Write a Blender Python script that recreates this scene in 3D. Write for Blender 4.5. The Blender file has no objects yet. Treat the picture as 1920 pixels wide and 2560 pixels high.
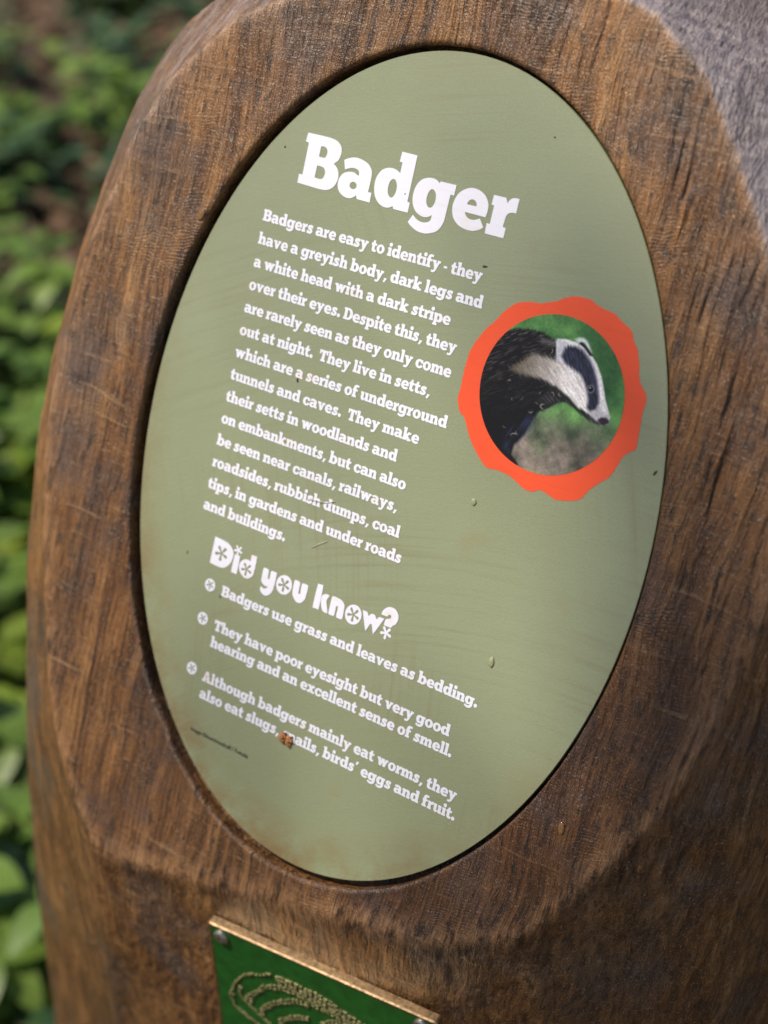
import bpy, math, random, json
import numpy as np
from math import radians, sin, cos, pi
from mathutils import Matrix, Vector
from mathutils.geometry import delaunay_2d_cdt

SC = bpy.context.scene
COL = SC.collection
MM = 0.001
LS = 8.457 * MM                 # line spacing of the lettering (24 pt)
HC = 0.95                       # height of the sign's centre above the ground
TILT = radians(65)              # the sign leans back 25 degrees from upright
RX = Matrix.Rotation(TILT, 4, 'X')
PANEL = Matrix.Translation((0, 0, HC)) @ RX      # sign frame: x right, y up the sign, z out of it
Rn = np.array(RX.to_3x3())

# ------------------------------------------------------------------ camera
cam_d = bpy.data.cameras.new('camera')
cam = bpy.data.objects.new('camera', cam_d); COL.objects.link(cam)
SC.camera = cam
cr = Vector((0.81616, 0.22291, -0.53310)); cu = Vector((-0.31070, 0.94716, -0.07965)); cf = Vector((-0.48718, -0.23064, -0.84229))
cm = Matrix((cr, cu, -cf)).transposed().to_4x4()
cm.translation = Vector((0.27477, 0.11832, 0.46445))
cam.matrix_world = PANEL @ cm
cam_d.sensor_fit = 'VERTICAL'; cam_d.sensor_height = 36.0; cam_d.sensor_width = 27.0
cam_d.lens = 3933.9 / 2560 * 36.0
cam_d.clip_start = 0.01; cam_d.clip_end = 200
cam_d.dof.use_dof = True
cam_d.dof.focus_distance = 0.536
cam_d.dof.aperture_fstop = 7.0
cam_d.dof.aperture_blades = 0

# ------------------------------------------------------------------ light
SUN_EL, SUN_AZ = radians(55), radians(-125)    # azimuth measured from +Y (behind the post) towards +X: high on the left, in front
w = bpy.data.worlds.new('World'); SC.world = w; w.use_nodes = True
nt = w.node_tree; nt.nodes.clear()
wo = nt.nodes.new('ShaderNodeOutputWorld'); bg = nt.nodes.new('ShaderNodeBackground'); sk = nt.nodes.new('ShaderNodeTexSky')
sk.sky_type = 'NISHITA'; sk.sun_disc = False; sk.sun_elevation = SUN_EL; sk.sun_rotation = SUN_AZ
sk.air_density = 1.0; sk.dust_density = 2.5; sk.ozone_density = 1.0
bg.inputs['Strength'].default_value = 0.09
nt.links.new(sk.outputs[0], bg.inputs[0]); nt.links.new(bg.outputs[0], wo.inputs[0])
sd = bpy.data.lights.new('sun', 'SUN'); sun = bpy.data.objects.new('sun', sd); COL.objects.link(sun)
sd.energy = 5.0; sd.angle = radians(1.8); sd.color = (1.0, 0.90, 0.74)
sv = Vector((sin(SUN_AZ) * cos(SUN_EL), cos(SUN_AZ) * cos(SUN_EL), sin(SUN_EL)))
sun.rotation_euler = sv.to_track_quat('Z', 'Y').to_euler(); sun.location = sv * 5
SC.view_settings.view_transform = 'Standard'; SC.view_settings.look = 'None'
SC.view_settings.gamma = 1.0; SC.view_settings.use_curve_mapping = False
SC.view_settings.exposure = 0.20

SC.cycles.caustics_reflective = False; SC.cycles.caustics_refractive = False
# ------------------------------------------------------------------ traced data
GLY={"B":[[[0.034,2.137,1],[0.718,2.149,0],[1.18,2.143,0],[1.491,2.1,0],[1.72,1.986,0],[1.858,1.806,0],[1.882,1.604,0],[1.821,1.353,0],[1.658,1.184,0],[1.597,1.151,1],[1.743,1.089,0],[1.876,0.965,0],[1.963,0.791,0],[1.982,0.57,0],[1.908,0.33,0],[1.739,0.142,0],[1.506,0.036,0],[1.231,0.01,0],[0.906,0.014,0],[0.012,0.037,1],[0.001,0.409,1],[0.179,0.409,1],[0.169,1.745,1],[0,1.768,1]],[[0.817,1.725,1],[1.01,1.734,0],[1.139,1.664,0],[1.191,1.546,0],[1.185,1.417,0],[1.124,1.308,0],[1.029,1.289,0],[0.817,1.292,1]],[[0.824,0.926,1],[1.047,0.923,0],[1.201,0.874,0],[1.275,0.761,0],[1.284,0.602,0],[1.212,0.458,0],[1.063,0.411,0],[0.817,0.424,1]]],"a":[[[0.073,1.409,1],[0.236,1.507,0],[0.492,1.597,0],[0.706,1.62,0],[0.979,1.586,0],[1.234,1.507,0],[1.424,1.369,0],[1.525,1.212,0],[1.56,1.006,0],[1.564,0.722,0],[1.553,0.386,1],[1.727,0.4,1],[1.739,-0.003,1],[1.085,0.006,1],[1.009,0.151,1],[0.948,0.078,0],[0.783,-0.023,0],[0.598,-0.051,0],[0.361,0,0],[0.149,0.123,0],[0.033,0.304,0],[0,0.537,0],[0.068,0.756,0],[0.231,0.921,0],[0.475,1.005,0],[0.693,1.016,0],[0.925,0.921,1],[0.932,1.03,0],[0.867,1.136,0],[0.722,1.183,0],[0.561,1.18,0],[0.396,1.134,0],[0.206,1.042,1]],[[0.942,0.535,0],[0.932,0.443,0],[0.861,0.372,0],[0.756,0.35,0],[0.657,0.385,0],[0.601,0.463,0],[0.611,0.555,0],[0.682,0.626,0],[0.787,0.648,0],[0.886,0.613,0]]],"d":[[[0.968,2.286,1],[1.71,2.279,1],[1.724,0.42,1],[1.85,0.399,1],[1.853,-0.002,1],[1.147,-0.005,1],[1.086,0.096,1],[0.965,0.021,0],[0.826,-0.023,0],[0.603,-0.009,0],[0.355,0.096,0],[0.159,0.29,0],[0.048,0.53,0],[0,0.81,0],[0.033,1.093,0],[0.18,1.358,0],[0.377,1.495,0],[0.612,1.556,0],[0.848,1.543,0],[1.09,1.449,1],[1.09,1.872,1],[0.948,1.877,1]],[[0.854,1.157,0],[0.967,1.109,0],[1.06,0.964,0],[1.091,0.778,0],[1.062,0.58,0],[0.996,0.456,0],[0.909,0.409,0],[0.804,0.456,0],[0.712,0.588,0],[0.675,0.773,0],[0.689,0.968,0],[0.755,1.092,0]]],"g":[[[1.129,1.515,1],[1.87,1.522,1],[1.867,1.106,1],[1.699,1.107,1],[1.691,0.271,0],[1.675,0.01,0],[1.583,-0.241,0],[1.44,-0.423,0],[1.214,-0.543,0],[0.989,-0.615,0],[0.715,-0.629,0],[0.455,-0.578,0],[0.21,-0.468,0],[0.039,-0.355,1],[0.203,-0.023,1],[0.364,-0.131,0],[0.548,-0.2,0],[0.731,-0.214,0],[0.887,-0.186,0],[1.013,-0.11,0],[1.068,-0.016,0],[1.069,0.154,1],[0.949,0.06,0],[0.786,0.003,0],[0.571,0.01,0],[0.331,0.108,0],[0.154,0.274,0],[0.04,0.496,0],[0,0.774,0],[0.026,1.039,0],[0.127,1.264,0],[0.293,1.435,0],[0.525,1.534,0],[0.762,1.559,0],[0.932,1.527,0],[1.086,1.438,1]],[[0.837,1.14,0],[0.946,1.098,0],[1.035,0.982,0],[1.077,0.801,0],[1.062,0.622,0],[0.998,0.472,0],[0.885,0.409,0],[0.776,0.451,0],[0.691,0.582,0],[0.657,0.765,0],[0.684,0.961,0],[0.746,1.089,0]]],"e":[[[1.581,0.196,1],[1.457,0.088,0],[1.28,0.002,0],[1.118,-0.046,0],[0.864,-0.057,0],[0.578,-0.006,0],[0.327,0.111,0],[0.14,0.29,0],[0.041,0.499,0],[0,0.744,0],[0.04,0.995,0],[0.149,1.237,0],[0.344,1.417,0],[0.605,1.546,0],[0.854,1.571,0],[1.109,1.522,0],[1.328,1.409,0],[1.477,1.259,0],[1.578,1.065,0],[1.6,0.819,0],[1.57,0.595,1],[0.614,0.596,1],[0.684,0.491,0],[0.803,0.402,0],[0.947,0.371,0],[1.092,0.385,0],[1.214,0.43,0],[1.342,0.498,1]],[[0.629,0.904,1],[0.659,1.014,0],[0.718,1.095,0],[0.813,1.141,0],[0.924,1.128,0],[1.018,1.057,0],[1.064,0.964,0],[1.059,0.912,1]]],"r":[[[0.021,1.51,1],[0.583,1.514,1],[0.69,1.325,1],[0.738,1.433,0],[0.84,1.538,0],[0.983,1.584,0],[1.163,1.582,1],[1.165,1.024,1],[1.045,1.024,0],[0.921,0.997,0],[0.82,0.928,0],[0.764,0.827,0],[0.749,0.709,0],[0.734,0.398,1],[0.874,0.393,1],[0.874,-0.014,1],[0.015,-0.011,1],[0,0.391,1],[0.141,0.391,1],[0.138,1.116,1],[0.017,1.121,1]]]}
TX={"B":1.361,"a":3.383,"d":5.161,"g":7.074,"e":8.977,"r":10.663}
HEAD={"D":[[[0.984,13.998,1],[1.373,14.011,0],[1.763,14.062,0],[2.031,14.231,0],[2.152,14.434,0],[2.129,14.748,0],[2.008,15.005,0],[1.761,15.214,0],[1.469,15.254,0],[0.977,15.234,1]]],"i":[[[2.221,14.456,0],[2.264,14.405,0],[2.468,14.401,0],[2.52,14.444,0],[2.529,15.206,0],[2.485,15.253,0],[2.257,15.24,0],[2.208,15.196,0]]],"d":[[[3.11,14.165,0],[3.174,14.128,0],[3.357,14.125,0],[3.419,14.18,0],[3.418,14.848,0],[3.334,15.091,0],[3.116,15.245,0],[2.886,15.219,0],[2.682,15.076,0],[2.572,14.87,0],[2.596,14.678,0],[2.703,14.519,0],[2.898,14.414,0],[3.125,14.433,1]]],"y":[[[3.868,14.539,0],[3.936,14.448,0],[4.102,14.457,0],[4.174,14.522,0],[4.197,14.817,0],[4.249,14.875,0],[4.291,14.829,0],[4.288,14.543,0],[4.339,14.459,0],[4.537,14.456,0],[4.608,14.521,0],[4.606,15.126,0],[4.522,15.429,0],[4.317,15.619,0],[4.096,15.613,0],[3.911,15.466,0],[3.935,15.305,1],[4.138,15.354,0],[4.303,15.219,1],[4.101,15.215,0],[3.931,15.124,0],[3.878,14.991,0]]],"o":[[[5.499,14.694,0],[5.51,14.862,0],[5.46,15.027,0],[5.354,15.163,0],[5.209,15.249,0],[5.047,15.273,0],[4.893,15.23,0],[4.77,15.127,0],[4.697,14.979,0],[4.686,14.809,0],[4.738,14.644,0],[4.844,14.508,0],[4.99,14.423,0],[5.151,14.4,0],[5.305,14.444,0],[5.426,14.547,0]]],"u":[[[5.575,14.51,0],[5.64,14.421,0],[5.819,14.424,0],[5.889,14.489,0],[5.91,14.901,0],[5.957,14.944,0],[5.998,14.899,0],[5.985,14.515,0],[6.051,14.431,0],[6.263,14.431,0],[6.326,14.498,0],[6.317,14.964,0],[6.248,15.169,0],[6.108,15.31,0],[5.902,15.34,0],[5.701,15.187,0],[5.601,15.012,0]]],"k":[[[6.777,14.247,0],[6.839,14.178,0],[6.998,14.168,0],[7.063,14.228,0],[7.089,15.169,0],[7.015,15.257,0],[6.837,15.261,0],[6.764,15.204,0]]],"k2":[[[7.105,14.625,0],[7.245,14.487,0],[7.4,14.464,0],[7.469,14.508,0],[7.395,14.686,0],[7.406,14.847,0],[7.551,15.207,0],[7.517,15.261,0],[7.321,15.25,0],[7.203,15.113,0],[7.115,14.869,0]]],"n":[[[7.609,14.526,0],[7.696,14.434,0],[7.871,14.431,0],[8.101,14.458,0],[8.279,14.585,0],[8.319,14.734,0],[8.34,15.165,0],[8.271,15.264,0],[8.064,15.266,0],[8.015,15.202,0],[8.008,14.82,0],[7.965,14.781,0],[7.914,14.827,0],[7.914,15.184,0],[7.871,15.261,0],[7.663,15.263,0],[7.607,15.2,0]]],"o2":[[[9.219,14.704,0],[9.232,14.873,0],[9.183,15.038,0],[9.079,15.174,0],[8.937,15.262,0],[8.776,15.287,0],[8.623,15.245,0],[8.501,15.142,0],[8.428,14.995,0],[8.415,14.826,0],[8.465,14.66,0],[8.57,14.524,0],[8.713,14.438,0],[8.873,14.414,0],[9.025,14.456,0],[9.147,14.558,0]]],"w":[[[9.249,14.558,0],[9.279,14.498,0],[9.468,14.504,0],[9.565,14.632,0],[9.633,14.539,0],[9.728,14.485,0],[9.855,14.498,0],[9.969,14.632,0],[10.037,14.539,0],[10.116,14.491,0],[10.285,14.488,0],[10.307,14.534,0],[9.997,15.245,0],[9.937,15.254,0],[9.766,14.911,0],[9.606,15.242,0],[9.55,15.263,0]]],"?":[[[10.14,14.353,1],[10.181,14.162,0],[10.319,13.991,0],[10.479,13.906,0],[10.725,13.91,0],[10.924,14.078,0],[10.977,14.273,0],[10.92,14.509,0],[10.798,14.622,0],[10.739,14.743,1],[10.373,14.753,1],[10.378,14.602,0],[10.418,14.466,0],[10.58,14.387,0],[10.631,14.293,0],[10.583,14.23,0],[10.497,14.249,0],[10.447,14.348,1]]]}
BP={"orange":[[-0.776,0.967],[-0.679,1.013],[-0.543,1.045],[-0.42,1.057],[-0.381,1.078],[-0.228,1.137],[-0.138,1.196],[-0.045,1.241],[0.071,1.264],[0.228,1.264],[0.28,1.233],[0.401,1.202],[0.562,1.18],[0.622,1.149],[0.684,1.111],[0.832,1.04],[0.884,0.946],[0.937,0.882],[0.977,0.831],[1.01,0.747],[1.037,0.692],[1.085,0.518],[1.153,0.428],[1.208,0.381],[1.25,0.284],[1.248,0.189],[1.245,0.11],[1.265,-0.073],[1.282,-0.305],[1.243,-0.348],[1.151,-0.44],[1.106,-0.582],[1.068,-0.69],[1.022,-0.769],[0.927,-0.864],[0.836,-0.974],[0.789,-1.054],[0.754,-1.114],[0.679,-1.163],[0.549,-1.208],[0.413,-1.233],[0.344,-1.214],[0.189,-1.181],[0.119,-1.223],[0.052,-1.244],[-0.063,-1.228],[-0.253,-1.146],[-0.446,-1.123],[-0.574,-1.138],[-0.654,-1.121],[-0.827,-0.98],[-0.967,-0.821],[-1.103,-0.609],[-1.182,-0.565],[-1.26,-0.403],[-1.255,-0.267],[-1.263,-0.036],[-1.252,0.199],[-1.229,0.288],[-1.202,0.361],[-1.104,0.551],[-0.995,0.693],[-0.905,0.838]],"body":[[-0.865,0.564],[-0.757,0.641],[-0.658,0.68],[-0.519,0.707],[-0.344,0.725],[-0.226,0.692],[-0.097,0.678],[-0.003,0.568],[0.031,0.417],[-0.009,0.246],[0.125,0.09],[0.257,-0.001],[0.131,-0.057],[0.016,-0.159],[-0.102,-0.251],[-0.16,-0.398],[-0.21,-0.577],[-0.312,-0.74],[-0.324,-0.86],[-0.2,-0.971],[-0.332,-1.196],[-0.818,-1.146],[-1.202,-0.252],[-1.141,0.344]],"cream":[[-0.625,0.173],[-0.448,0.327],[-0.366,0.422],[-0.223,0.428],[-0.044,0.429],[0.081,0.431],[0.274,0.372],[0.393,0.294],[0.484,0.144],[0.527,0.012],[0.507,-0.041],[0.409,-0.038],[0.245,0.044],[0.079,0.125],[-0.096,0.173],[-0.277,0.171],[-0.471,0.15]],"head":[[-0.103,0.669],[-0.068,0.702],[0.05,0.725],[0.193,0.716],[0.308,0.683],[0.414,0.617],[0.508,0.532],[0.602,0.415],[0.676,0.278],[0.726,0.165],[0.808,0.03],[0.853,-0.036],[0.861,-0.121],[0.779,-0.169],[0.693,-0.171],[0.579,-0.14],[0.499,-0.044],[0.378,0.194],[0.147,0.385],[-0.027,0.433]],"eyestripe":[[0.036,0.618],[0.086,0.658],[0.187,0.674],[0.284,0.645],[0.394,0.564],[0.48,0.477],[0.563,0.341],[0.617,0.213],[0.663,0.084],[0.654,-0.007],[0.57,-0.047],[0.524,-0.02],[0.518,0.074],[0.475,0.173],[0.406,0.281],[0.331,0.356],[0.217,0.388],[0.078,0.438],[0.016,0.501]],"jaw":[[0.025,0.126],[0.125,0.09],[0.263,0.041],[0.403,-0.047],[0.505,-0.066],[0.581,-0.084],[0.65,-0.112],[0.719,-0.139],[0.769,-0.164],[0.676,-0.171],[0.563,-0.145],[0.467,-0.117],[0.346,-0.064],[0.21,-0.023],[0.099,-0.071],[-0.015,-0.176],[-0.174,-0.125]],"nose":[[0.702,-0.112],[0.742,-0.069],[0.808,-0.057],[0.858,-0.082],[0.856,-0.123],[0.787,-0.167],[0.715,-0.157]],"earw":[[0.14,0.749],[0.191,0.786],[0.248,0.798],[0.309,0.77],[0.36,0.713],[0.406,0.646],[0.349,0.662],[0.258,0.733],[0.193,0.716]],"eard":[[0.222,0.739],[0.275,0.737],[0.352,0.679],[0.432,0.614],[0.382,0.608],[0.292,0.678],[0.212,0.713]],"napew":[[-0.11,0.675],[0.004,0.697],[0.05,0.662],[0.014,0.508],[0.01,0.427],[-0.048,0.444],[-0.061,0.552]],"nose2":[[0.554,-0.052],[0.646,-0.009],[0.675,0.071],[0.721,0.005],[0.841,-0.024],[0.834,-0.058],[0.734,-0.071],[0.682,-0.134],[0.601,-0.094]],"leg":[[-0.132,-0.275],[-0.131,-0.406],[-0.219,-0.613],[-0.32,-0.776],[-0.329,-0.878],[-0.38,-0.894],[-0.475,-0.756],[-0.462,-0.603],[-0.334,-0.466],[-0.233,-0.305],[-0.013,-0.184]],"paw":[[-0.466,-0.853],[-0.367,-0.873],[-0.26,-0.923],[-0.205,-0.976],[-0.333,-0.996],[-0.5,-0.931]],"backstripe":[[-0.316,0.628],[-0.159,0.646],[-0.078,0.612],[-0.132,0.613],[-0.274,0.607]],"grass":[[-0.183,-0.999],[-0.043,-0.972],[0.142,-0.981],[0.248,-0.972],[0.079,-1.017],[-0.102,-1.024]],"eye":[0.51,0.221],"eyer":0.04,"rings":[[-0.141,0.531],[-0.595,0.001],[-0.488,-0.182],[-0.385,-0.136],[-0.162,-0.17],[-0.027,-0.164],[-0.208,-0.265],[0.024,0.005],[-0.131,-0.023],[-0.509,-0.534],[-0.355,-0.588],[-0.323,-0.636],[0.137,0.045]]}
ARCS=[[[8.7,38.4],[10.2,31.4],[12.9,25.9],[14.7,23.4],[18,21.0],[22,18.7],[27.4,17.0]],[[32,15.8],[38.9,13.7],[44.8,14.1],[50.6,14.4],[56.3,15.8],[62,18.1],[68.4,20.0]],[[32.7,17.3],[40.2,16.8],[46,17.1],[51.8,18.5],[57.6,19.8],[62.5,22.6]],[[17.5,36.1],[19.9,29.7],[24.6,24.0],[29.4,21.2],[34,19.4],[40,18.8],[45.9,20.1],[51.7,21.5],[57.5,21.8]],[[22.6,40.1],[26.1,33.9],[31.1,29.0],[36.6,25.2],[41.3,22.9],[44.2,23.1]],[[31,41.0],[34.3,37.0],[39.9,33.1],[45.2,30.8]],[[51.2,30.1],[56.6,25.3],[62.5,22.1],[66.1,22.4]],[[8.7,38.4],[8.8,43.3],[11.8,46.6],[16.4,48.9],[21.7,50.8]],[[13.2,31.7],[13.4,37.5],[17.1,40.4],[21.5,43.8],[26,46.1]]]

# ------------------------------------------------------------------ helpers
def mesh_obj(name, verts, faces, mat, parent=None, smooth=False, local=None):
    me = bpy.data.meshes.new(name)
    me.from_pydata([tuple(v) for v in verts], [], [tuple(f) for f in faces])
    me.update()
    if smooth: me.polygons.foreach_set('use_smooth', [True] * len(me.polygons))
    if mat: me.materials.append(mat)
    o = bpy.data.objects.new(name, me); COL.objects.link(o)
    if parent: o.parent = parent
    if local is not None: o.matrix_local = local
    return o

def grid_mesh(name, V, quads, mat, smooth=True):
    me = bpy.data.meshes.new(name)
    V = np.asarray(V, dtype=np.float32); Q = np.asarray(quads, dtype=np.int32)
    me.vertices.add(len(V)); me.vertices.foreach_set('co', V.ravel())
    me.loops.add(Q.size); me.loops.foreach_set('vertex_index', Q.ravel())
    me.polygons.add(len(Q)); me.polygons.foreach_set('loop_start', np.arange(0, Q.size, 4, dtype=np.int32))
    me.polygons.foreach_set('use_smooth', np.full(len(Q), smooth))
    me.update(calc_edges=True); me.validate()
    if mat: me.materials.append(mat)
    o = bpy.data.objects.new(name, me); COL.objects.link(o)
    return o

def tag(o, label=None, cat=None, group=None, kind=None):
    for k, v in (('label', label), ('category', cat), ('group', group), ('kind', kind)):
        if v: o[k] = v
    return o

def empty(name, mw):
    o = bpy.data.objects.new(name, None); COL.objects.link(o); o.matrix_world = mw; o.empty_display_size = 0.02
    return o

_T = np.random.RandomState(7).rand(64, 64, 64).astype(np.float32)
def vnoise(x, y, z, oct=1, seed=0):
    out = 0; amp = 1; tot = 0
    for k in range(oct):
        f = 2 ** k; s = seed * 7.31 + k * 11.7
        X, Y, Z = x * f + s, y * f + s * 1.7, z * f + s * 2.3
        xi, yi, zi = np.floor(X).astype(int), np.floor(Y).astype(int), np.floor(Z).astype(int)
        u, v, w_ = X - xi, Y - yi, Z - zi
        u = u * u * (3 - 2 * u); v = v * v * (3 - 2 * v); w_ = w_ * w_ * (3 - 2 * w_)
        xi &= 63; yi &= 63; zi &= 63; x1 = (xi + 1) & 63; y1 = (yi + 1) & 63; z1 = (zi + 1) & 63
        c = lambda a, b, d: _T[a, b, d]
        r = ((c(xi, yi, zi) * (1 - u) + c(x1, yi, zi) * u) * (1 - v) + (c(xi, y1, zi) * (1 - u) + c(x1, y1, zi) * u) * v) * (1 - w_) \
          + ((c(xi, yi, z1) * (1 - u) + c(x1, yi, z1) * u) * (1 - v) + (c(xi, y1, z1) * (1 - u) + c(x1, y1, z1) * u) * v) * w_
        out = out + amp * r; tot += amp; amp *= 0.5
    return out / tot

# node helpers
def new_mat(name):
    m = bpy.data.materials.new(name); m.use_nodes = True
    b = m.node_tree.nodes['Principled BSDF']
    return m, m.node_tree, b
def N(nt, t, **kw):
    n = nt.nodes.new(t)
    for k, v in kw.items():
        if k.startswith('i_'): n.inputs[k[2:].replace('_', ' ')].default_value = v
        else: setattr(n, k, v)
    return n
def ramp(nt, src, stops):
    r = nt.nodes.new('ShaderNodeValToRGB'); e = r.color_ramp.elements
    while len(e) < len(stops): e.new(0.5)
    for k, (p, c) in enumerate(stops):
        e[k].position = p; e[k].color = (*c, 1) if len(c) == 3 else c
    nt.links.new(src, r.inputs[0]); return r.outputs[0]
def gr(a): return (a, a, a)
def mapping(nt, src, scale=(1, 1, 1), rot=(0, 0, 0), loc=(0, 0, 0)):
    m = nt.nodes.new('ShaderNodeMapping'); m.inputs['Scale'].default_value = scale; m.inputs['Rotation'].default_value = rot
    m.inputs['Location'].default_value = loc
    nt.links.new(src, m.inputs['Vector']); return m.outputs[0]
def noise(nt, vec, scale, detail=4, rough=0.6, dist=0.0):
    n = nt.nodes.new('ShaderNodeTexNoise'); n.inputs['Scale'].default_value = scale; n.inputs['Detail'].default_value = detail
    n.inputs['Roughness'].default_value = rough; n.inputs['Distortion'].default_value = dist
    nt.links.new(vec, n.inputs['Vector']); return n.outputs['Fac']
def mixc(nt, fac, a, b, mode='MIX'):
    m = nt.nodes.new('ShaderNodeMix'); m.data_type = 'RGBA'; m.blend_type = mode
    for s, v in ((0, fac), (6, a), (7, b)):
        if hasattr(v, 'is_linked'): nt.links.new(v, m.inputs[s])
        else: m.inputs[s].default_value = v if s == 0 else (*v, 1)
    return m.outputs[2]
def math_(nt, op, a, b=0.5, c=None, clamp=False):
    m = nt.nodes.new('ShaderNodeMath'); m.operation = op; m.use_clamp = clamp
    for s, v in ((0, a), (1, b), (2, c)):
        if v is None: continue
        if hasattr(v, 'is_linked'): nt.links.new(v, m.inputs[s])
        else: m.inputs[s].default_value = v
    return m.outputs[0]
def bump(nt, h, strength, dist, prev=None):
    b = nt.nodes.new('ShaderNodeBump'); b.inputs['Strength'].default_value = strength; b.inputs['Distance'].default_value = dist
    nt.links.new(h, b.inputs['Height'])
    if prev is not None: nt.links.new(prev, b.inputs['Normal'])
    return b.outputs[0]

# ------------------------------------------------------------------ materials
def mat_wood():
    m, nt, b = new_mat('carved_oak'); L = nt.links.new
    co = N(nt, 'ShaderNodeTexCoord').outputs['Object']
    warp = nt.nodes.new('ShaderNodeTexNoise'); warp.inputs['Scale'].default_value = 14; warp.inputs['Detail'].default_value = 2
    L(co, warp.inputs['Vector'])
    vm = N(nt, 'ShaderNodeVectorMath', operation='MULTIPLY_ADD'); L(warp.outputs['Color'], vm.inputs[0]); vm.inputs[1].default_value = (.015, .015, .015); L(co, vm.inputs[2])
    wc = vm.outputs[0]
    gvec = mapping(nt, wc, (1, 0.052, 0.6), rot=(0, 0, radians(3)))
    fib = noise(nt, gvec, 620, 4, 0.65)                 # fine fibres along the trunk
    streak = noise(nt, gvec, 150, 5, 0.72)               # growth ring streaks
    broad = noise(nt, mapping(nt, wc, (1, 0.30, 1)), 26, 4, 0.6)
    patch = noise(nt, co, 17, 5, 0.62)
    speck = noise(nt, co, 1500, 2, 0.6)
    mott = noise(nt, mapping(nt, wc, (1, 0.30, 1)), 300, 4, 0.7)
    # saw and gouge marks crossing the grain
    def wave(scale, rot, dist, prof='SIN'):
        q = N(nt, 'ShaderNodeTexWave', wave_type='BANDS', bands_direction='Y', wave_profile=prof)
        q.inputs['Scale'].default_value = scale; q.inputs['Distortion'].default_value = dist; q.inputs['Detail'].default_value = 4; q.inputs['Detail Scale'].default_value = 0.6; q.inputs['Detail Roughness'].default_value = .65
        L(mapping(nt, wc, (1, 1, 1), rot=rot), q.inputs['Vector']); return q.outputs['Fac']
    saw1 = math_(nt, 'MULTIPLY', wave(270, (0, 0, radians(-12)), 11), ramp(nt, noise(nt, mapping(nt, co, (1, 1, 1), loc=(3, 1, 2)), 26, 4, 0.6), [(0.54, gr(0)), (0.68, gr(1))]))
    saw2 = math_(nt, 'MULTIPLY', wave(240, (0, 0, radians(58)), 12), ramp(nt, noise(nt, mapping(nt, co, (1, 1, 1), loc=(9, 4, 7)), 24, 4, 0.6), [(0.54, gr(0)), (0.68, gr(1))]))
    saw = math_(nt, 'MAXIMUM', saw1, saw2)
    scr = noise(nt, mapping(nt, wc, (0.05, 1, 1), rot=(0, 0, radians(-16))), 420, 3, 0.6)               # scratches across the grain
    base = ramp(nt, streak, [(0.30, (.055, .024, .009)), (0.44, (.150, .068, .022)), (0.57, (.250, .122, .041)), (0.72, (.390, .220, .092))])
    hue = noise(nt, mapping(nt, co, (1, 1, .5), loc=(5, 5, 5)), 9, 3, 0.6)
    c = mixc(nt, ramp(nt, hue, [(0.38, gr(0)), (0.64, gr(0.8))]), base, mixc(nt, 1.0, base, (.78, .70, .66), 'MULTIPLY'))
    c = mixc(nt, ramp(nt, broad, [(0.48, gr(0)), (0.66, gr(0.70))]), c, mixc(nt, 1.0, c, (.60, .50, .42), 'MULTIPLY'))
    c = mixc(nt, ramp(nt, patch, [(0.485, gr(0)), (0.63, gr(0.78))]), c, mixc(nt, fib, (.050, .036, .034), (.130, .100, .092)))          # greyed, water-stained areas
    c = mixc(nt, ramp(nt, fib, [(0.34, gr(0.9)), (0.50, gr(0))]), c, mixc(nt, 1.0, c, (.40, .34, .31), 'MULTIPLY'))
    c = mixc(nt, ramp(nt, fib, [(0.56, gr(0)), (0.70, gr(0.6))]), c, mixc(nt, 1.0, c, (1.55, 1.5, 1.4), 'MULTIPLY'))
    c = mixc(nt, ramp(nt, mott, [(0.36, gr(0.8)), (0.45, gr(0))]), c, (.040, .024, .017))
    c = mixc(nt, ramp(nt, saw, [(0.45, gr(0)), (0.95, gr(0.38))]), c, mixc(nt, 1.0, c, (.50, .46, .44), 'MULTIPLY'))
    c = mixc(nt, ramp(nt, scr, [(0.62, gr(0)), (0.72, gr(0.55))]), c, (.36, .22, .11))
    c = mixc(nt, ramp(nt, speck, [(0.60, gr(0)), (0.70, gr(0.6))]), c, (.48, .34, .21))
    # darker towards the lower right of the face
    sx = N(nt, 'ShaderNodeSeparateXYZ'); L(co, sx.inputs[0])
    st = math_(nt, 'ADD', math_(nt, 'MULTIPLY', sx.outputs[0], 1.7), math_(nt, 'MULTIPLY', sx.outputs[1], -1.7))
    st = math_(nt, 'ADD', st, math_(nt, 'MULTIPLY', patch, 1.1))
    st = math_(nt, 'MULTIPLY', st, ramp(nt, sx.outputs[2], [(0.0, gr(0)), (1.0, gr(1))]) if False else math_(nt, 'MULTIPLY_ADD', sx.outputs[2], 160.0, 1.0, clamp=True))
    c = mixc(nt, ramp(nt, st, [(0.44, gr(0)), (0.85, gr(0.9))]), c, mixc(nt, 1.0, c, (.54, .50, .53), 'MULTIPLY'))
    # sky reflection on the top facets, painted in as a lavender grey
    sheen_f = N(nt, 'ShaderNodeAttribute', attribute_name='sky_sheen').outputs['Fac']
    sheen_col = ramp(nt, noise(nt, mapping(nt, wc, (0.10, 1, .5), rot=(0, 0, radians(-24))), 420, 5, 0.7), [(0.34, (.150, .132, .160)), (0.50, (.245, .218, .255)), (0.66, (.40, .355, .375))])
    sheen_col = mixc(nt, ramp(nt, mott, [(0.34, gr(0.45)), (0.44, gr(0))]), sheen_col, (.110, .090, .100))
    sheen_col = mixc(nt, ramp(nt, patch, [(0.46, gr(0)), (0.66, gr(0.7))]), sheen_col, (.15, .11, .090))
    wf = ramp(nt, math_(nt, 'ADD', sheen_f, math_(nt, 'MULTIPLY', math_(nt, 'SUBTRACT', streak, 0.5), 1.3)), [(0.36, gr(0)), (0.66, gr(0.9))])
    c = mixc(nt, wf, c, sheen_col)
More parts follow.
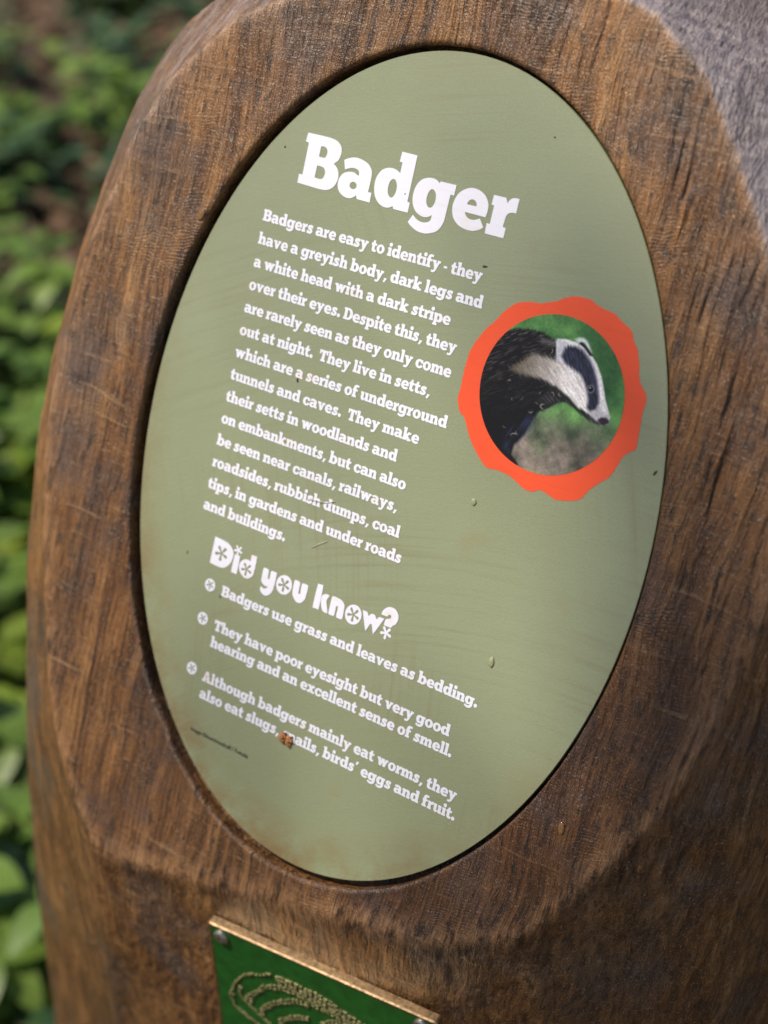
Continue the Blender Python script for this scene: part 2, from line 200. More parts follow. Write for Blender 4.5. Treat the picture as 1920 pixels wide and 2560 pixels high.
    rg_ = N(nt, 'ShaderNodeAttribute', attribute_name='ridge').outputs['Fac']
    rg_ = math_(nt, 'MULTIPLY', rg_, ramp(nt, mott, [(0.38, gr(0.0)), (0.62, gr(0.55))]))
    c = mixc(nt, rg_, c, mixc(nt, sheen_f, (.40, .225, .115), (.46, .38, .37)))                          # worn, paler arrises, with the ridge highlight painted in
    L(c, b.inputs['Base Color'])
    L(ramp(nt, patch, [(0.4, gr(0.42)), (0.65, gr(0.30))]), b.inputs['Roughness'])
    b.inputs['Specular IOR Level'].default_value = 0.6
    n1 = bump(nt, streak, 0.9, 0.0030)
    n2 = bump(nt, fib, 0.9, 0.0014, n1)
    n3 = bump(nt, saw, 0.35, 0.0005, n2)
    n4 = bump(nt, speck, 0.6, 0.0006, n3)
    n5 = bump(nt, scr, 0.4, 0.0006, n4)
    L(n5, b.inputs['Normal'])
    return m

def mat_panel():
    m, nt, b = new_mat('olive_print'); L = nt.links.new
    co = N(nt, 'ShaderNodeTexCoord').outputs['Object']
    grain = noise(nt, co, 1700, 3, 0.7)
    cloud = noise(nt, co, 9, 3, 0.5)
    sx = N(nt, 'ShaderNodeSeparateXYZ'); L(co, sx.inputs[0])
    def wipes(cx, cy, f, seed):          # arcs left by a hand or cloth: noise stretched along circles round (cx, cy)
        dx, dy = math_(nt, 'SUBTRACT', sx.outputs[0], cx), math_(nt, 'SUBTRACT', sx.outputs[1], cy)
        rr_ = math_(nt, 'SQRT', math_(nt, 'ADD', math_(nt, 'MULTIPLY', dx, dx), math_(nt, 'MULTIPLY', dy, dy)))
        an = math_(nt, 'ARCTAN2', dy, dx)
        cb = N(nt, 'ShaderNodeCombineXYZ'); L(math_(nt, 'MULTIPLY', rr_, f), cb.inputs[0]); L(math_(nt, 'MULTIPLY', an, 4.0), cb.inputs[1]); cb.inputs[2].default_value = seed
        return noise(nt, cb.outputs[0], 1.0, 4, 0.6, 0.15)
    wipe = wipes(0.10, -0.30, 520, 1.0); wipe2 = wipes(-0.30, -0.12, 480, 5.0)
    c = ramp(nt, grain, [(0.3, (.190, .216, .124)), (0.7, (.262, .292, .178))])
    c = mixc(nt, ramp(nt, cloud, [(0.35, gr(0)), (0.7, gr(0.35))]), c, (.272, .305, .212))
    msk = ramp(nt, noise(nt, co, 13, 2, 0.5), [(0.46, gr(0)), (0.62, gr(1))])
    w1 = math_(nt, 'MULTIPLY', ramp(nt, wipe, [(0.50, gr(0)), (0.72, gr(0.55))]), msk)
    c = mixc(nt, w1, c, (.190, .175, .088))
    w2 = math_(nt, 'MULTIPLY', ramp(nt, wipe2, [(0.50, gr(0)), (0.72, gr(0.5))]), ramp(nt, noise(nt, mapping(nt, co, loc=(4, 2, 0)), 12, 2), [(0.5, gr(0)), (0.62, gr(1))]))
    c = mixc(nt, w2, c, (.195, .180, .098))
    blob = ramp(nt, noise(nt, co, 34, 3, 0.6), [(0.64, gr(0)), (0.74, gr(0.35))])
    c = mixc(nt, blob, c, (.25, .20, .10))
    # grime gathered along the lower left rim
    ex = math_(nt, 'DIVIDE', sx.outputs[0], 0.105); ey = math_(nt, 'DIVIDE', sx.outputs[1], 0.1485)
    r2 = math_(nt, 'SQRT', math_(nt, 'ADD', math_(nt, 'MULTIPLY', ex, ex), math_(nt, 'MULTIPLY', ey, ey)))
    rim = ramp(nt, r2, [(0.87, gr(0)), (0.98, gr(1))])
    low = ramp(nt, math_(nt, 'ADD', math_(nt, 'MULTIPLY', ey, -0.6), math_(nt, 'MULTIPLY', ex, -0.25)), [(0.05, gr(0.10)), (0.6, gr(1))])
    dirt = math_(nt, 'MULTIPLY', math_(nt, 'MULTIPLY', rim, low), ramp(nt, noise(nt, co, 45, 5, 0.7), [(0.38, gr(0)), (0.62, gr(0.95))]))
    c = mixc(nt, dirt, c, (.20, .140, .062))
    L(c, b.inputs['Base Color'])
    L(ramp(nt, wipe, [(0.35, gr(0.19)), (0.7, gr(0.32))]), b.inputs['Roughness'])
    b.inputs['Coat Weight'].default_value = 0.8; b.inputs['Coat Roughness'].default_value = 0.16
    L(bump(nt, grain, 0.30, 0.0002, bump(nt, noise(nt, co, 38, 2, 0.5), 0.25, 0.0012)), b.inputs['Normal'])
    return m

def mat_print(name, col, rough=0.34, dirt=True):
    m, nt, b = new_mat(name); L = nt.links.new
    co = N(nt, 'ShaderNodeTexCoord').outputs['Object']
    grain = noise(nt, co, 1700, 3, 0.7)
    if dirt:
        wipe = noise(nt, mapping(nt, co, (1, 14, 1), rot=(0, 0, radians(-24))), 42, 4, 0.65, 0.3)
        d = mixc(nt, ramp(nt, wipe, [(0.54, gr(0)), (0.74, gr(0.30))]), col, tuple(v * k for v, k in zip(col, (.80, .70, .58))))
        st = noise(nt, co, 60, 3, 0.6)
        d = mixc(nt, ramp(nt, st, [(0.60, gr(0)), (0.72, gr(0.5))]), d, tuple(v * k for v, k in zip(col, (.95, .80, .62))))
    else:
        d = mixc(nt, 0.0, col, col)
    L(d, b.inputs['Base Color']); b.inputs['Roughness'].default_value = rough
    L(bump(nt, grain, 0.2, 0.0003), b.inputs['Normal'])
    return m

def mat_simple(name, col, rough=0.5, metal=0.0, var=0.25, scale=60, bmp=0.2, **kw):
    m, nt, b = new_mat(name); L = nt.links.new
    co = N(nt, 'ShaderNodeTexCoord').outputs['Object']
    n = noise(nt, co, scale, 5, 0.65)
    c = mixc(nt, ramp(nt, n, [(0.3, gr(0)), (0.7, gr(1))]), tuple(v * (1 - var) for v in col), tuple(min(1, v * (1 + var)) for v in col))
    L(c, b.inputs['Base Color']); b.inputs['Roughness'].default_value = rough; b.inputs['Metallic'].default_value = metal
    L(bump(nt, n, bmp, 0.0006), b.inputs['Normal'])
    for k, v in kw.items(): b.inputs[k].default_value = v
    return m

def mat_leaf(name, c1, c2, trans=0.25, rough=0.4):
    m, nt, b = new_mat(name); L = nt.links.new
    co = N(nt, 'ShaderNodeTexCoord').outputs['Object']
    g = N(nt, 'ShaderNodeNewGeometry').outputs['Random Per Island']
    oi = N(nt, 'ShaderNodeObjectInfo').outputs['Random']
    n = noise(nt, co, 60, 3)
    t = math_(nt, 'ADD', math_(nt, 'MULTIPLY', g, 0.6), math_(nt, 'MULTIPLY', oi, 0.4))
    c = ramp(nt, t, [(0.15, c1), (0.85, c2)])
    c = mixc(nt, math_(nt, 'MULTIPLY', n, 0.4), c, mixc(nt, 1.0, c, (.7, .8, .5), 'MULTIPLY'))
    L(c, b.inputs['Base Color']); b.inputs['Roughness'].default_value = rough
    tr = N(nt, 'ShaderNodeBsdfTranslucent'); L(c, tr.inputs[0])
    mx = N(nt, 'ShaderNodeMixShader'); mx.inputs[0].default_value = trans
    L(b.outputs[0], mx.inputs[1]); L(tr.outputs[0], mx.inputs[2])
    L(mx.outputs[0], nt.nodes['Material Output'].inputs[0])
    return m

M_wood = mat_wood()
M_panel = mat_panel()
M_white = mat_print('white_print', (.71, .72, .85))
M_black = mat_print('black_print', (.02, .02, .02), dirt=False)
M_orange = mat_print('orange_print', (.74, .082, .024), rough=0.36)
M_edge = mat_simple('plate_edge', (.20, .19, .16), 0.5)
M_brass = mat_simple('worn_brass', (.46, .32, .19), 0.40, 1.0, 0.55, 420, 0.25)
M_enamel = mat_simple('green_enamel', (.010, .085, .012), 0.28, 0, 0.3, 150, 0.15)
M_patt = mat_simple('raised_brass_pattern', (.20, .19, .085), 0.42, 0.35, 0.7, 700, 0.5)
M_steel = mat_simple('dull_steel', (.42, .40, .37), 0.38, 1.0, 0.3, 600, 0.2)
M_dark = mat_simple('dark_recess', (.012, .010, .008), 0.85)

# ------------------------------------------------------------------ ground
def ground():
    n = 120; xs = np.sign(np.linspace(-1, 1, n)) * np.abs(np.linspace(-1, 1, n)) ** 2.2 * 40
    X, Y = np.meshgrid(xs, xs, indexing='ij')
    Z = (vnoise(X * 1.3, Y * 1.3, X * 0, 3, 2) - 0.5) * 0.10 * np.clip((np.hypot(X, Y) - 0.3) / 0.8, 0, 1)
    V = np.stack([X, Y, Z], -1).reshape(-1, 3)
    i = np.arange(n * n).reshape(n, n)
    Q = np.stack([i[:-1, :-1], i[1:, :-1], i[1:, 1:], i[:-1, 1:]], -1).reshape(-1, 4)
    m, nt, b = new_mat('woodland_soil'); L = nt.links.new
    co = N(nt, 'ShaderNodeTexCoord').outputs['Object']
    a = noise(nt, co, 9, 6, 0.7); d = noise(nt, co, 55, 4, 0.7)
    c = ramp(nt, a, [(0.3, (.022, .014, .008)), (0.5, (.060, .038, .020)), (0.7, (.050, .060, .020))])
    c = mixc(nt, ramp(nt, d, [(0.5, gr(0)), (0.7, gr(0.7))]), c, (.13, .075, .040))
    L(c, b.inputs['Base Color']); b.inputs['Roughness'].default_value = 0.9
    L(bump(nt, d, 0.6, 0.02), b.inputs['Normal'])
    o = grid_mesh('ground', V, Q, m); tag(o, 'dark woodland soil', None, None, 'structure')
    del o['label']
    return o
ground()

# ------------------------------------------------------------------ the carved post (convex block of planed facets round the sign)
def build_post():
    S25, C25 = sin(radians(25)), cos(radians(25))
    E = [(-154, -2), (-153, -30), (-146, -65), (-133, -108), (-120, -143), (-104, -165), (-88, -182), (-58, -185), (-25, -180), (20, -166), (57, -152),
         (75, -142), (96, -129), (107, -111), (119, -88), (130, -65), (137, -33), (142, 0), (139, 40), (128, 80), (112, 110), (95, 135), (80, 154),
         (60, 169), (30, 179), (0, 181), (-40, 173), (-74, 157), (-98, 144), (-122, 120), (-138, 90), (-149, 49)]
    P = []   # planes: normal, offset (mm)
    P.append((np.array([0.012, 0, 1.0]), 2.0))
    pa = np.array([-180, -150, -125, -112, -95, -85, -70, -50, -30, 0, 40, 60, 90, 120, 150, 180.])
    pf = np.array([37, 35, 32, 28, 26, 26, 28, 36, 42, 45, 50, 54, 52, 48, 42, 38.])
    for k in range(len(E)):
        a, b_ = np.array(E[k], float), np.array(E[(k + 1) % len(E)], float)
        d = b_ - a; nn = np.array([d[1], -d[0]]); nn /= np.hypot(*nn)
        if nn @ a < 0: nn = -nn
        psi = math.degrees(math.atan2(nn[1], nn[0])); ph = radians(np.interp(psi, pa, pf))
        Nn = np.array([nn[0] * sin(ph), nn[1] * sin(ph), cos(ph)])
        P.append((Nn, Nn @ np.array([(a[0] + b_[0]) / 2, (a[1] + b_[1]) / 2, 2.0]) + 0.8))
    P0 = np.array([26., -164., -1.])
    Nf = np.array([0.10453, -0.42030, 0.90134]); P.append((Nf, Nf @ P0))
    def tr(beta, d, t=0.0):            # upright side of the trunk facing beta, widening towards the ground by t
        bb = radians(beta); P.append((np.array([sin(bb), -S25 * cos(bb) + t * C25, C25 * cos(bb) + t * S25]), d - 108 * t))
    tr(-45, 142, .105); tr(-70, 171, .125); tr(-90, 178, .11); tr(38, 112); tr(65, 146); tr(90, 172); tr(180, 215); tr(135, 205); tr(-135, 205)
    for psi, ph, off in ((90, 78, 205), (50, 75, 196), (130, 75, 189), (20, 72, 172), (160, 72, 170)):
        pr, hr = radians(psi), radians(ph)
        P.append((np.array([cos(pr) * sin(hr), sin(pr) * sin(hr), cos(hr)]), off))
    P.append((np.array([0, -C25, -S25]), HC * 1000 + 30.0))
    NN = np.array([q[0] for q in P]); DD = np.array([q[1] for q in P])
    C0 = np.array([0., -10., -110.])
    dd = DD - NN @ C0
    nt_, na = 1100, 470
    th = np.arange(nt_) * 2 * pi / nt_
    ha, hb = 106.9, 151.1                                     # the recess, a little larger than the sign and set off to the left
    hx, hy = ha * np.cos(th) - 1.2, hb * np.sin(th) - 0.9
    wob = (vnoise(np.cos(th) * 6, np.sin(th) * 6, th * 0, 3, 3) - .5) * 2.6 * np.clip(0.55 - 0.5 * np.cos(th) - .5 * np.sin(th), 0.14, 1)
    hx += wob * np.cos(th); hy += wob * np.sin(th)
    zf = 2.0 - 0.012 * hx
    u2 = np.stack([hx - C0[0], hy - C0[1]], -1); rr = np.hypot(u2[:, 0], u2[:, 1])
    A0 = np.arctan2(rr, zf - C0[2])
    az = np.arctan2(u2[:, 1], u2[:, 0])
    s = np.linspace(0, 1, na)
    sA = np.interp(s, [0, 0.80, 1], [0, 0.52, 1])
    A = A0[None, :] + (pi - 0.002 - A0[None, :]) * sA[:, None]
    dirs = np.stack([np.sin(A) * np.cos(az), np.sin(A) * np.sin(az), np.cos(A)], -1)      # na x nt x 3
    den = dirs.reshape(-1, 3) @ NN.T
    r = np.where(den > 1e-4, dd / np.maximum(den, 1e-4), 1e6)
    edg = np.exp(-((r[:, 0] - r[:, 1:].min(1)) / 3.2) ** 2).reshape(na, nt_)
    kk = 1 / 0.6
    rm = r.min(1, keepdims=True)
    up_ = lambda q: q[0][1] * sin(radians(65)) + q[0][2] * cos(radians(65))
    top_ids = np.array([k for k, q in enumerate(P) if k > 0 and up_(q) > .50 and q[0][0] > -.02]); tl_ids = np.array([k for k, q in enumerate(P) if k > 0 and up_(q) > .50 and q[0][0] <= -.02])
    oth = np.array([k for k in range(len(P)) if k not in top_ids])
    sheen_w = np.clip(.5 + (r[:, oth].min(1) - r[:, top_ids].min(1)) / 5.0, 0, 1).reshape(na, nt_)  # where the painted sky sheen goes on the upward facets
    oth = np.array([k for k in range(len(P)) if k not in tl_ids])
    sheen_w = np.maximum(sheen_w, .40 * np.clip(.5 + (r[:, oth].min(1) - r[:, tl_ids].min(1)) / 14.0, 0, 1).reshape(na, nt_))
    r = (rm[:, 0] - np.log(np.exp(-np.clip((r - rm) * kk, 0, 60)).sum(1)) / kk).reshape(na, nt_)
    V = C0 + dirs * r[..., None]                               # mm, sign frame
    # tool marks and open grain as real relief, stretched along the trunk
    q = V
    wx = (vnoise(q[..., 0] / 60, q[..., 1] / 60, q[..., 2] / 60, 2, 5) - .5) * 16
    g1 = vnoise((q[..., 0] + wx) / 2.7, q[..., 2] / 5, q[..., 1] / 34, 3, 1) - .5
    brk = vnoise((q[..., 0] + wx) / 4.5, q[..., 1] / 16, q[..., 2] / 9, 2, 21)
    g1 = np.where(g1 > 0, g1 * .7, g1 * 1.5) * np.clip((brk - .30) * 3.2, .15, 1.3)
    g2 = vnoise((q[..., 0] + wx) / 9, q[..., 2] / 11, q[..., 1] / 70, 2, 9) - .5
    fac = vnoise(q[..., 0] / 34, q[..., 1] / 34, q[..., 2] / 34, 2, 4) - .5
    chip = vnoise(q[..., 0] / 2.2, q[..., 1] / 2.2, q[..., 2] / 5, 2, 12) - .5
    right = np.clip((V[..., 0] + V[..., 1] * .5 + 70) / 170, 0.30, 1)
    hgt = g1 * 3.8 * right + g2 * 1.2 * right + fac * 2.6 + chip * 0.35
    rid = ((q[..., 0] + wx * 1.1 + fac * 3) / 3.7) % 1.0; rid = np.where(rid < .75, rid / .75, (1 - rid) / .25) - .5      # torn saw ridges along the grain
    hgt = hgt + rid * .9 * np.clip((brk - .30) * 4, 0, 1) * np.clip((V[..., 0] + V[..., 1] * .9 - 60) / 90, 0, 1)
    hgt = hgt * (1 - .72 * np.clip(sheen_w * 1.3, 0, 1))
    ramp_in = np.clip(np.arange(na) / 14, 0.08, 1)[:, None]
    V = V + dirs * (hgt * ramp_in)[..., None]
    # rounded, splintered lip and the wall of the recess
    lip = V[0].copy()
    ring = lambda off, z: np.stack([hx - off * np.cos(th), hy - off * np.sin(th), z + 0 * th], -1)
    top = V[0][:, 2]
    V[0][:, 2] -= 0.5
    wl = [np.stack([hx - .25 * np.cos(th), hy - .25 * np.sin(th), top - 1.1], -1)]
    for z in (0.2, -0.4, -3.0, -5.0):
        wl.insert(0, np.stack([hx - .3 * np.cos(th), hy - .3 * np.sin(th), np.minimum(top - 1.2, z)], -1))
    V = np.concatenate([np.array(wl[::1])[np.argsort([w_[:, 2].mean() for w_ in wl])], V], 0)
    n_r = V.shape[0]
    floor = np.array([[0, 0, -5.0]])
    back = V[-1].mean(0)[None]
    W = np.concatenate([V.reshape(-1, 3), floor, back], 0) * MM
    i = np.arange(n_r * nt_).reshape(n_r, nt_); j = np.roll(i, -1, 1)
    Q = np.stack([i[:-1], j[:-1], j[1:], i[1:]], -1).reshape(-1, 4)
    fl, bk = n_r * nt_, n_r * nt_ + 1
    # cap floor and back with thin quads made of paired triangles
    e = np.arange(0, nt_, 2)
    capf = np.stack([np.full(len(e), fl), i[0][(e + 2) % nt_], i[0][(e + 1) % nt_], i[0][e]], -1)
    capb = np.stack([np.full(len(e), bk), i[-1][e], i[-1][(e + 1) % nt_], i[-1][(e + 2) % nt_]], -1)
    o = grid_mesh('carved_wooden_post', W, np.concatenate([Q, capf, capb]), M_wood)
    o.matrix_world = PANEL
    at = o.data.attributes.new('sky_sheen', 'FLOAT', 'POINT'); at.data.foreach_set('value', np.concatenate([np.zeros(5 * nt_), sheen_w.ravel(), [0, 0]]).astype(np.float32))
    at = o.data.attributes.new('ridge', 'FLOAT', 'POINT'); at.data.foreach_set('value', np.concatenate([np.zeros(5 * nt_), edg.ravel(), [0, 0]]).astype(np.float32))
    tag(o, 'brown carved and varnished wooden post with a flat oval face holding the green sign', 'wooden post')
    return o, (Nf, P0)
post, (NF, P0F) = build_post()

# ------------------------------------------------------------------ lettering
def arc(cx, cy, rx, ry, a0, a1, n=14):
    return [(cx + rx * cos(radians(a0 + (a1 - a0) * k / n)), cy + ry * sin(radians(a0 + (a1 - a0) * k / n))) for k in range(n + 1)]
def ell(cx, cy, rx, ry, n=28): return arc(cx, cy, rx, ry, 0, 360 * (n - 1) / n, n - 1)
def rect(x0, y0, x1, y1): return [(x0, y0), (x1, y0), (x1, y1), (x0, y1)]
def stroke(pts, w):
    L_, R_ = [], []
    for k, q in enumerate(pts):
        a = pts[max(k - 1, 0)]; b_ = pts[min(k + 1, len(pts) - 1)]
        dx, dy = b_[0] - a[0], b_[1] - a[1]; l = math.hypot(dx, dy)
        ww = (w[k] if isinstance(w, (list, tuple)) else w) / 2
        L_.append((q[0] - dy / l * ww, q[1] + dx / l * ww)); R_.append((q[0] + dy / l * ww, q[1] - dx / l * ww))
    return L_ + R_[::-1]
def smooth(pts, closed=True, n=6):
    """points (x, y, corner) -> dense outline, Catmull-Rom between corners"""
    out = []; m = len(pts)
    for k in range(m if closed else m - 1):
        p1, p2 = pts[k], pts[(k + 1) % m]
        p0 = pts[k - 1] if not p1[2] else p1
        p3 = pts[(k + 2) % m] if not p2[2] else p2
        if p1[2] and p2[2]: out.append((p1[0], p1[1])); continue
        for j in range(n):
            t = j / n; t2, t3 = t * t, t * t * t
            out.append(tuple(0.5 * (2 * p1[d] + (p2[d] - p0[d]) * t + (2 * p0[d] - 5 * p1[d] + 4 * p2[d] - p3[d]) * t2 + (3 * p1[d] - p0[d] - 3 * p2[d] + p3[d]) * t3) for d in (0, 1)))
    return out
def area(p): return 0.5 * sum(p[k][0] * p[(k + 1) % len(p)][1] - p[(k + 1) % len(p)][0] * p[k][1] for k in range(len(p)))
def flat(pos, neg=()):
    """union of the pos outlines minus the neg outlines as triangles"""
    V, F = [], []
    for poly in list(pos) + list(neg):
        if area(poly) < 0: poly = poly[::-1]
        F.append(list(range(len(V), len(V) + len(poly)))); V += [Vector(q) for q in poly]
    r = delaunay_2d_cdt(V, [], F, 1, 1e-5, True)
    npos = len(pos); tris = []
    for f, src in zip(r[2], r[5]):
        if any(s < npos for s in src) and not any(s >= npos for s in src): tris.append(f)
    return [(v.x, v.y) for v in r[0]], tris

S_, XH, SF, AS, CP = 0.61, 1.52, 0.40, 2.29, 2.15
def flipx(poly, w_): return [(w_ - x, y) for x, y in poly]
def glyphs():
    G = {}
    for ch, cs in GLY.items():
        out = [smooth([(q[0], q[1], q[2]) for q in c]) for c in cs]
        G[ch] = ([out[0]], out[1:], max(q[0] for q in out[0]))
    x0 = 0.13
    def stem(x, top, ls=True, bs=(True, True)):
        o = [rect(x, 0, x + S_, top)]
        if ls: o.append(rect(x - .13, top - SF, x + .05, top))
        if bs[0]: o.append(rect(x - .13, 0, x + .05, SF))
        if bs[1]: o.append(rect(x + S_ - .05, 0, x + S_ + .12, SF))
        return o
    def arch(x, w_=1.53):        # shoulder from a stem at x to a right stem ending at x + w_
        out = [(x + S_ - .05, 1.18)] + arc(x + w_ - .55, 1.02, .55, .55, 125, 0) + [(x + w_, 0.2), (x + w_ - S_ + .03, 0.2)] + arc(x + w_ - S_ - .10, .90, .13, .22, 0, 120) + [(x + S_ - .05, .92)]
        return out
    G['n'] = (stem(x0, XH) + [arch(x0), rect(x0 + .88, 0, x0 + 1.53, SF), rect(x0 + 1.45, 0, x0 + 1.66, SF)], [], 1.79)
    G['h'] = (stem(x0, AS) + [arch(x0), rect(x0 + .88, 0, x0 + 1.53, SF), rect(x0 + 1.45, 0, x0 + 1.66, SF)], [], 1.79)
    G['m'] = (stem(x0, XH) + [arch(x0, 1.47), arch(x0 + .86, 1.47), rect(x0 + .82, 0, x0 + 1.55, SF), rect(x0 + 1.70, 0, x0 + 2.46, SF)], [], 2.60)
    G['i'] = (stem(x0, XH) + [ell(x0 + .33, 2.02, .36, .36)], [], .86)
    G['l'] = (stem(x0, AS), [], .86)
    G['u'] = ([rect(x0, .45, x0 + S_, XH), rect(x0 - .13, XH - SF, x0 + .05, XH), rect(x0 + .95, 0, x0 + 1.56, XH), rect(x0 + .80, XH - SF, x0 + 1.0, XH), rect(x0 + 1.5, 0, x0 + 1.68, SF),
               [(x0, .52)] + arc(x0 + .50, .48, .50, .53, 180, 290) + [(x0 + .99, .28), (x0 + .99, .62)] + arc(x0 + .73, .55, .12, .17, 0, -180) + [(x0 + .55, .7)]], [], 1.81)
    ow = 1.70
    G['o'] = ([ell(ow / 2, .76, ow / 2, .82, 36)], [ell(ow / 2, .76, .25, .43)], ow)
    G['c'] = ([ell(.84, .76, .84, .82, 36), rect(1.06, .92, 1.52, 1.50)], [ell(.86, .76, .25, .43), [(.9, .56), (1.15, .62), (1.8, .32), (1.9, .92), (.9, .92)]], 1.54)
    G['t'] = ([rect(.18, .4, .79, XH), [(.18, XH - .01), (.40, 2.02), (.79, 2.02), (.79, XH - .01)], rect(0, XH - SF, 1.16, XH),
               [(.18, .5)] + arc(.72, .44, .54, .49, 180, 275) + [(1.16, .02), (1.14, .42), (.95, .40)] + arc(.92, .50, .13, .10, 270, 180) + [(.79, .6)]], [], 1.18)
    G['f'] = ([rect(.15, 0, .76, 1.7), rect(0, XH - SF, 1.10, XH), rect(.02, 0, .95, SF),
               [(.15, 1.5), (.15, 1.66)] + arc(.74, 1.72, .59, .60, 180, 85) + [(1.28, 2.28), (1.25, 1.88), (1.0, 1.90)] + arc(.92, 1.72, .16, .18, 90, 180) + [(.76, 1.5)]], [], 1.14)
    dx = max(q[0] for q in GLY['d'][0])
    d = [smooth([(q[0], q[1], q[2]) for q in c]) for c in GLY['d']]
    G['b'] = ([ell(1.00, .76, .85, .82, 36), rect(.13, .05, .74, AS), rect(0, AS - SF, .2, AS), rect(0, 0, .55, SF)], [ell(.97, .76, .22, .41), [(.55, -.2), (.62, .03), (.55, .0)]], 1.85)
    pr = [[(dx - x, XH - y) for x, y in c] for c in d]
    pr = [[(x, y if y > 0 else y * .84) for x, y in c] for c in pr]
    xs = min(x for x, y in pr[0] if y < -.4); 
    G['p'] = ([pr[0], rect(xs - .13, -.645, xs + .3, -.30), rect(xs + .3, -.645, xs + .75, -.30)], pr[1:], dx)
    G['k'] = (stem(x0, AS) + [stroke([(x0 + .45, .62), (x0 + 1.28, XH - .05)], .44), stroke([(x0 + .60, .82), (x0 + 1.32, .05)], .60), rect(x0 + .86, XH - SF + .03, x0 + 1.58, XH), rect(x0 + .92, 0, x0 + 1.72, SF - .02)], [], 1.86)
    def vee(x, w_, yb=0):
        h = S_ * 1.04
        return [[(x, XH), (x + h, XH), (x + w_ / 2 + .12, yb + .55), (x + w_ / 2 + .22, yb), (x + w_ / 2 - .22, yb)], [(x + w_ - h * .8, XH), (x + w_, XH), (x + w_ / 2 + .24, yb), (x + w_ / 2 - .16, yb)]]
    G['v'] = (vee(.10, 1.52) + [rect(0, XH - SF + .04, .80, XH), rect(1.02, XH - SF + .04, 1.72, XH)], [], 1.72)
    G['w'] = (vee(.10, 1.36) + vee(.98, 1.36) + [rect(0, XH - SF + .04, .78, XH), rect(1.78, XH - SF + .04, 2.46, XH)], [], 2.46)
    G['y'] = ([[(.10, XH), (.74, XH), (1.10, .45), (1.0, .0), (.66, .0)], stroke([(1.42, XH), (.80, -.18), (.66, -.42), (.44, -.47), (.12, -.40)], [.50, .46, .42, .38, .42]), rect(0, XH - SF + .04, .84, XH), rect(1.06, XH - SF + .04, 1.76, XH)], [], 1.74)
    G['x'] = ([[(.12, XH), (.78, XH), (1.62, 0), (.94, 0)], stroke([(1.42, XH), (.32, 0)], .44), rect(0, XH - SF, .80, XH), rect(1.0, XH - SF, 1.66, XH), rect(0, 0, .72, SF), rect(.90, 0, 1.74, SF)], [], 1.74)
    sp = smooth([(1.10, 1.12, 1), (.95, 1.31, 0), (.70, 1.34, 0), (.42, 1.24, 0), (.37, 1.02, 0), (.62, .82, 0), (.92, .67, 0), (1.06, .46, 0), (.92, .25, 0), (.65, .17, 0), (.36, .24, 0), (.14, .42, 1)], False) + [(.14, .42)]
    G['s'] = ([stroke(sp, .46), rect(.98, .98, 1.26, 1.53), rect(.04, -.02, .32, .56)], [], 1.34)
    G['A'] = ([[(.14, .1), (.72, CP), (1.38, CP), (1.98, .1), (1.36, .1), (.98, 1.62), (.72, .1)], rect(.5, .48, 1.6, .84), rect(0, 0, .92, SF), rect(1.18, 0, 2.16, SF)], [], 2.16)
    G['D'] = ([rect(.16, 0, 1.1, CP), rect(0, 0, .3, SF), rect(0, CP - SF, .3, CP), arc(1.02, CP / 2, 1.0, CP / 2, -90, 90, 24)], [[(.80, SF), (.98, SF)] + arc(.98, CP / 2, .38, CP / 2 - SF, -90, 90, 16) + [(.80, CP - SF)]], 2.02)
    G['T'] = ([rect(.62, 0, 1.26, CP), rect(0, CP - .44, 1.88, CP), rect(0, CP - .80, .36, CP), rect(1.52, CP - .80, 1.88, CP), rect(.42, 0, 1.46, SF)], [], 1.88)
    G['.'] = ([ell(.37, .30, .36, .36)], [], .74)
    G[','] = ([[(.22, .42), (.80, .42), (.80, .30), (.40, -.42), (.05, -.24), (.24, .10)]], [], .80)
    G["'"] = ([[(.22, AS), (.74, AS), (.74, AS - .12), (.42, AS - .75), (.08, AS - .60), (.24, AS - .2)]], [], .80)
    G['-'] = ([rect(.05, .58, .78, .96)], [], .84)
    return {k: (flat(a, b_), adv) for k, (a, b_, adv) in G.items()}
GL = glyphs()
GAP, SPACE = 0.055, 0.70
def natural(txt):
    x = 0
    for ch in txt: x += SPACE if ch == ' ' else GL[ch][1] + GAP
    return x - GAP

sign = empty('information_sign', PANEL)
tag(sign, 'oval olive green information sign about badgers set into the wooden post', 'sign')
def pt(X, Y):            # lettering units (lines down, lines across) -> sign metres
    return ((X - 8.401) * LS, (9.1315 - Y) * LS)
def text_line(name, txt, X0, Y0, X1, k):
    nat = natural(txt) * k; extra = (X1 - X0 - nat) / max(1, len(txt) - 1)
    V, F = [], []; x = X0
    for ch in txt:
        if ch == ' ': x += SPACE * k + extra; continue
        (gv, gf), adv = GL[ch]; b0 = len(V)
        for a, b_ in gv: V.append((*pt(x + a * k, Y0 - b_ * k), 0.00012))
        F += [tuple(b0 + q for q in f) for f in gf]
        x += (adv + GAP) * k + extra
    return mesh_obj(name, V, F, M_white, sign, local=Matrix.Identity(4))

# the plate itself
def plate():
    n, V, F = 160, [], []
    prof = [(1.0, -0.0030), (1.0, -0.0003), (0.9985, 0.0), (0.5, 0.0)]
    for s, z in prof:
        for k in range(n): V.append((0.105 * s * cos(2 * pi * k / n), 0.1485 * s * sin(2 * pi * k / n), z))
    V.append((0, 0, 0)); V.append((0, 0, -0.003)); c, cb = len(V) - 2, len(V) - 1
    for r in range(len(prof) - 1):
        for k in range(n):
            a, b_ = r * n + k, r * n + (k + 1) % n; F.append((a, b_, b_ + n, a + n))
    l = (len(prof) - 1) * n
    for k in range(n): F.append((l + k, l + (k + 1) % n, c)); F.append(((k + 1) % n, k, cb))
    return mesh_obj('plate', V, F, M_panel, sign, local=Matrix.Identity(4))
plate()

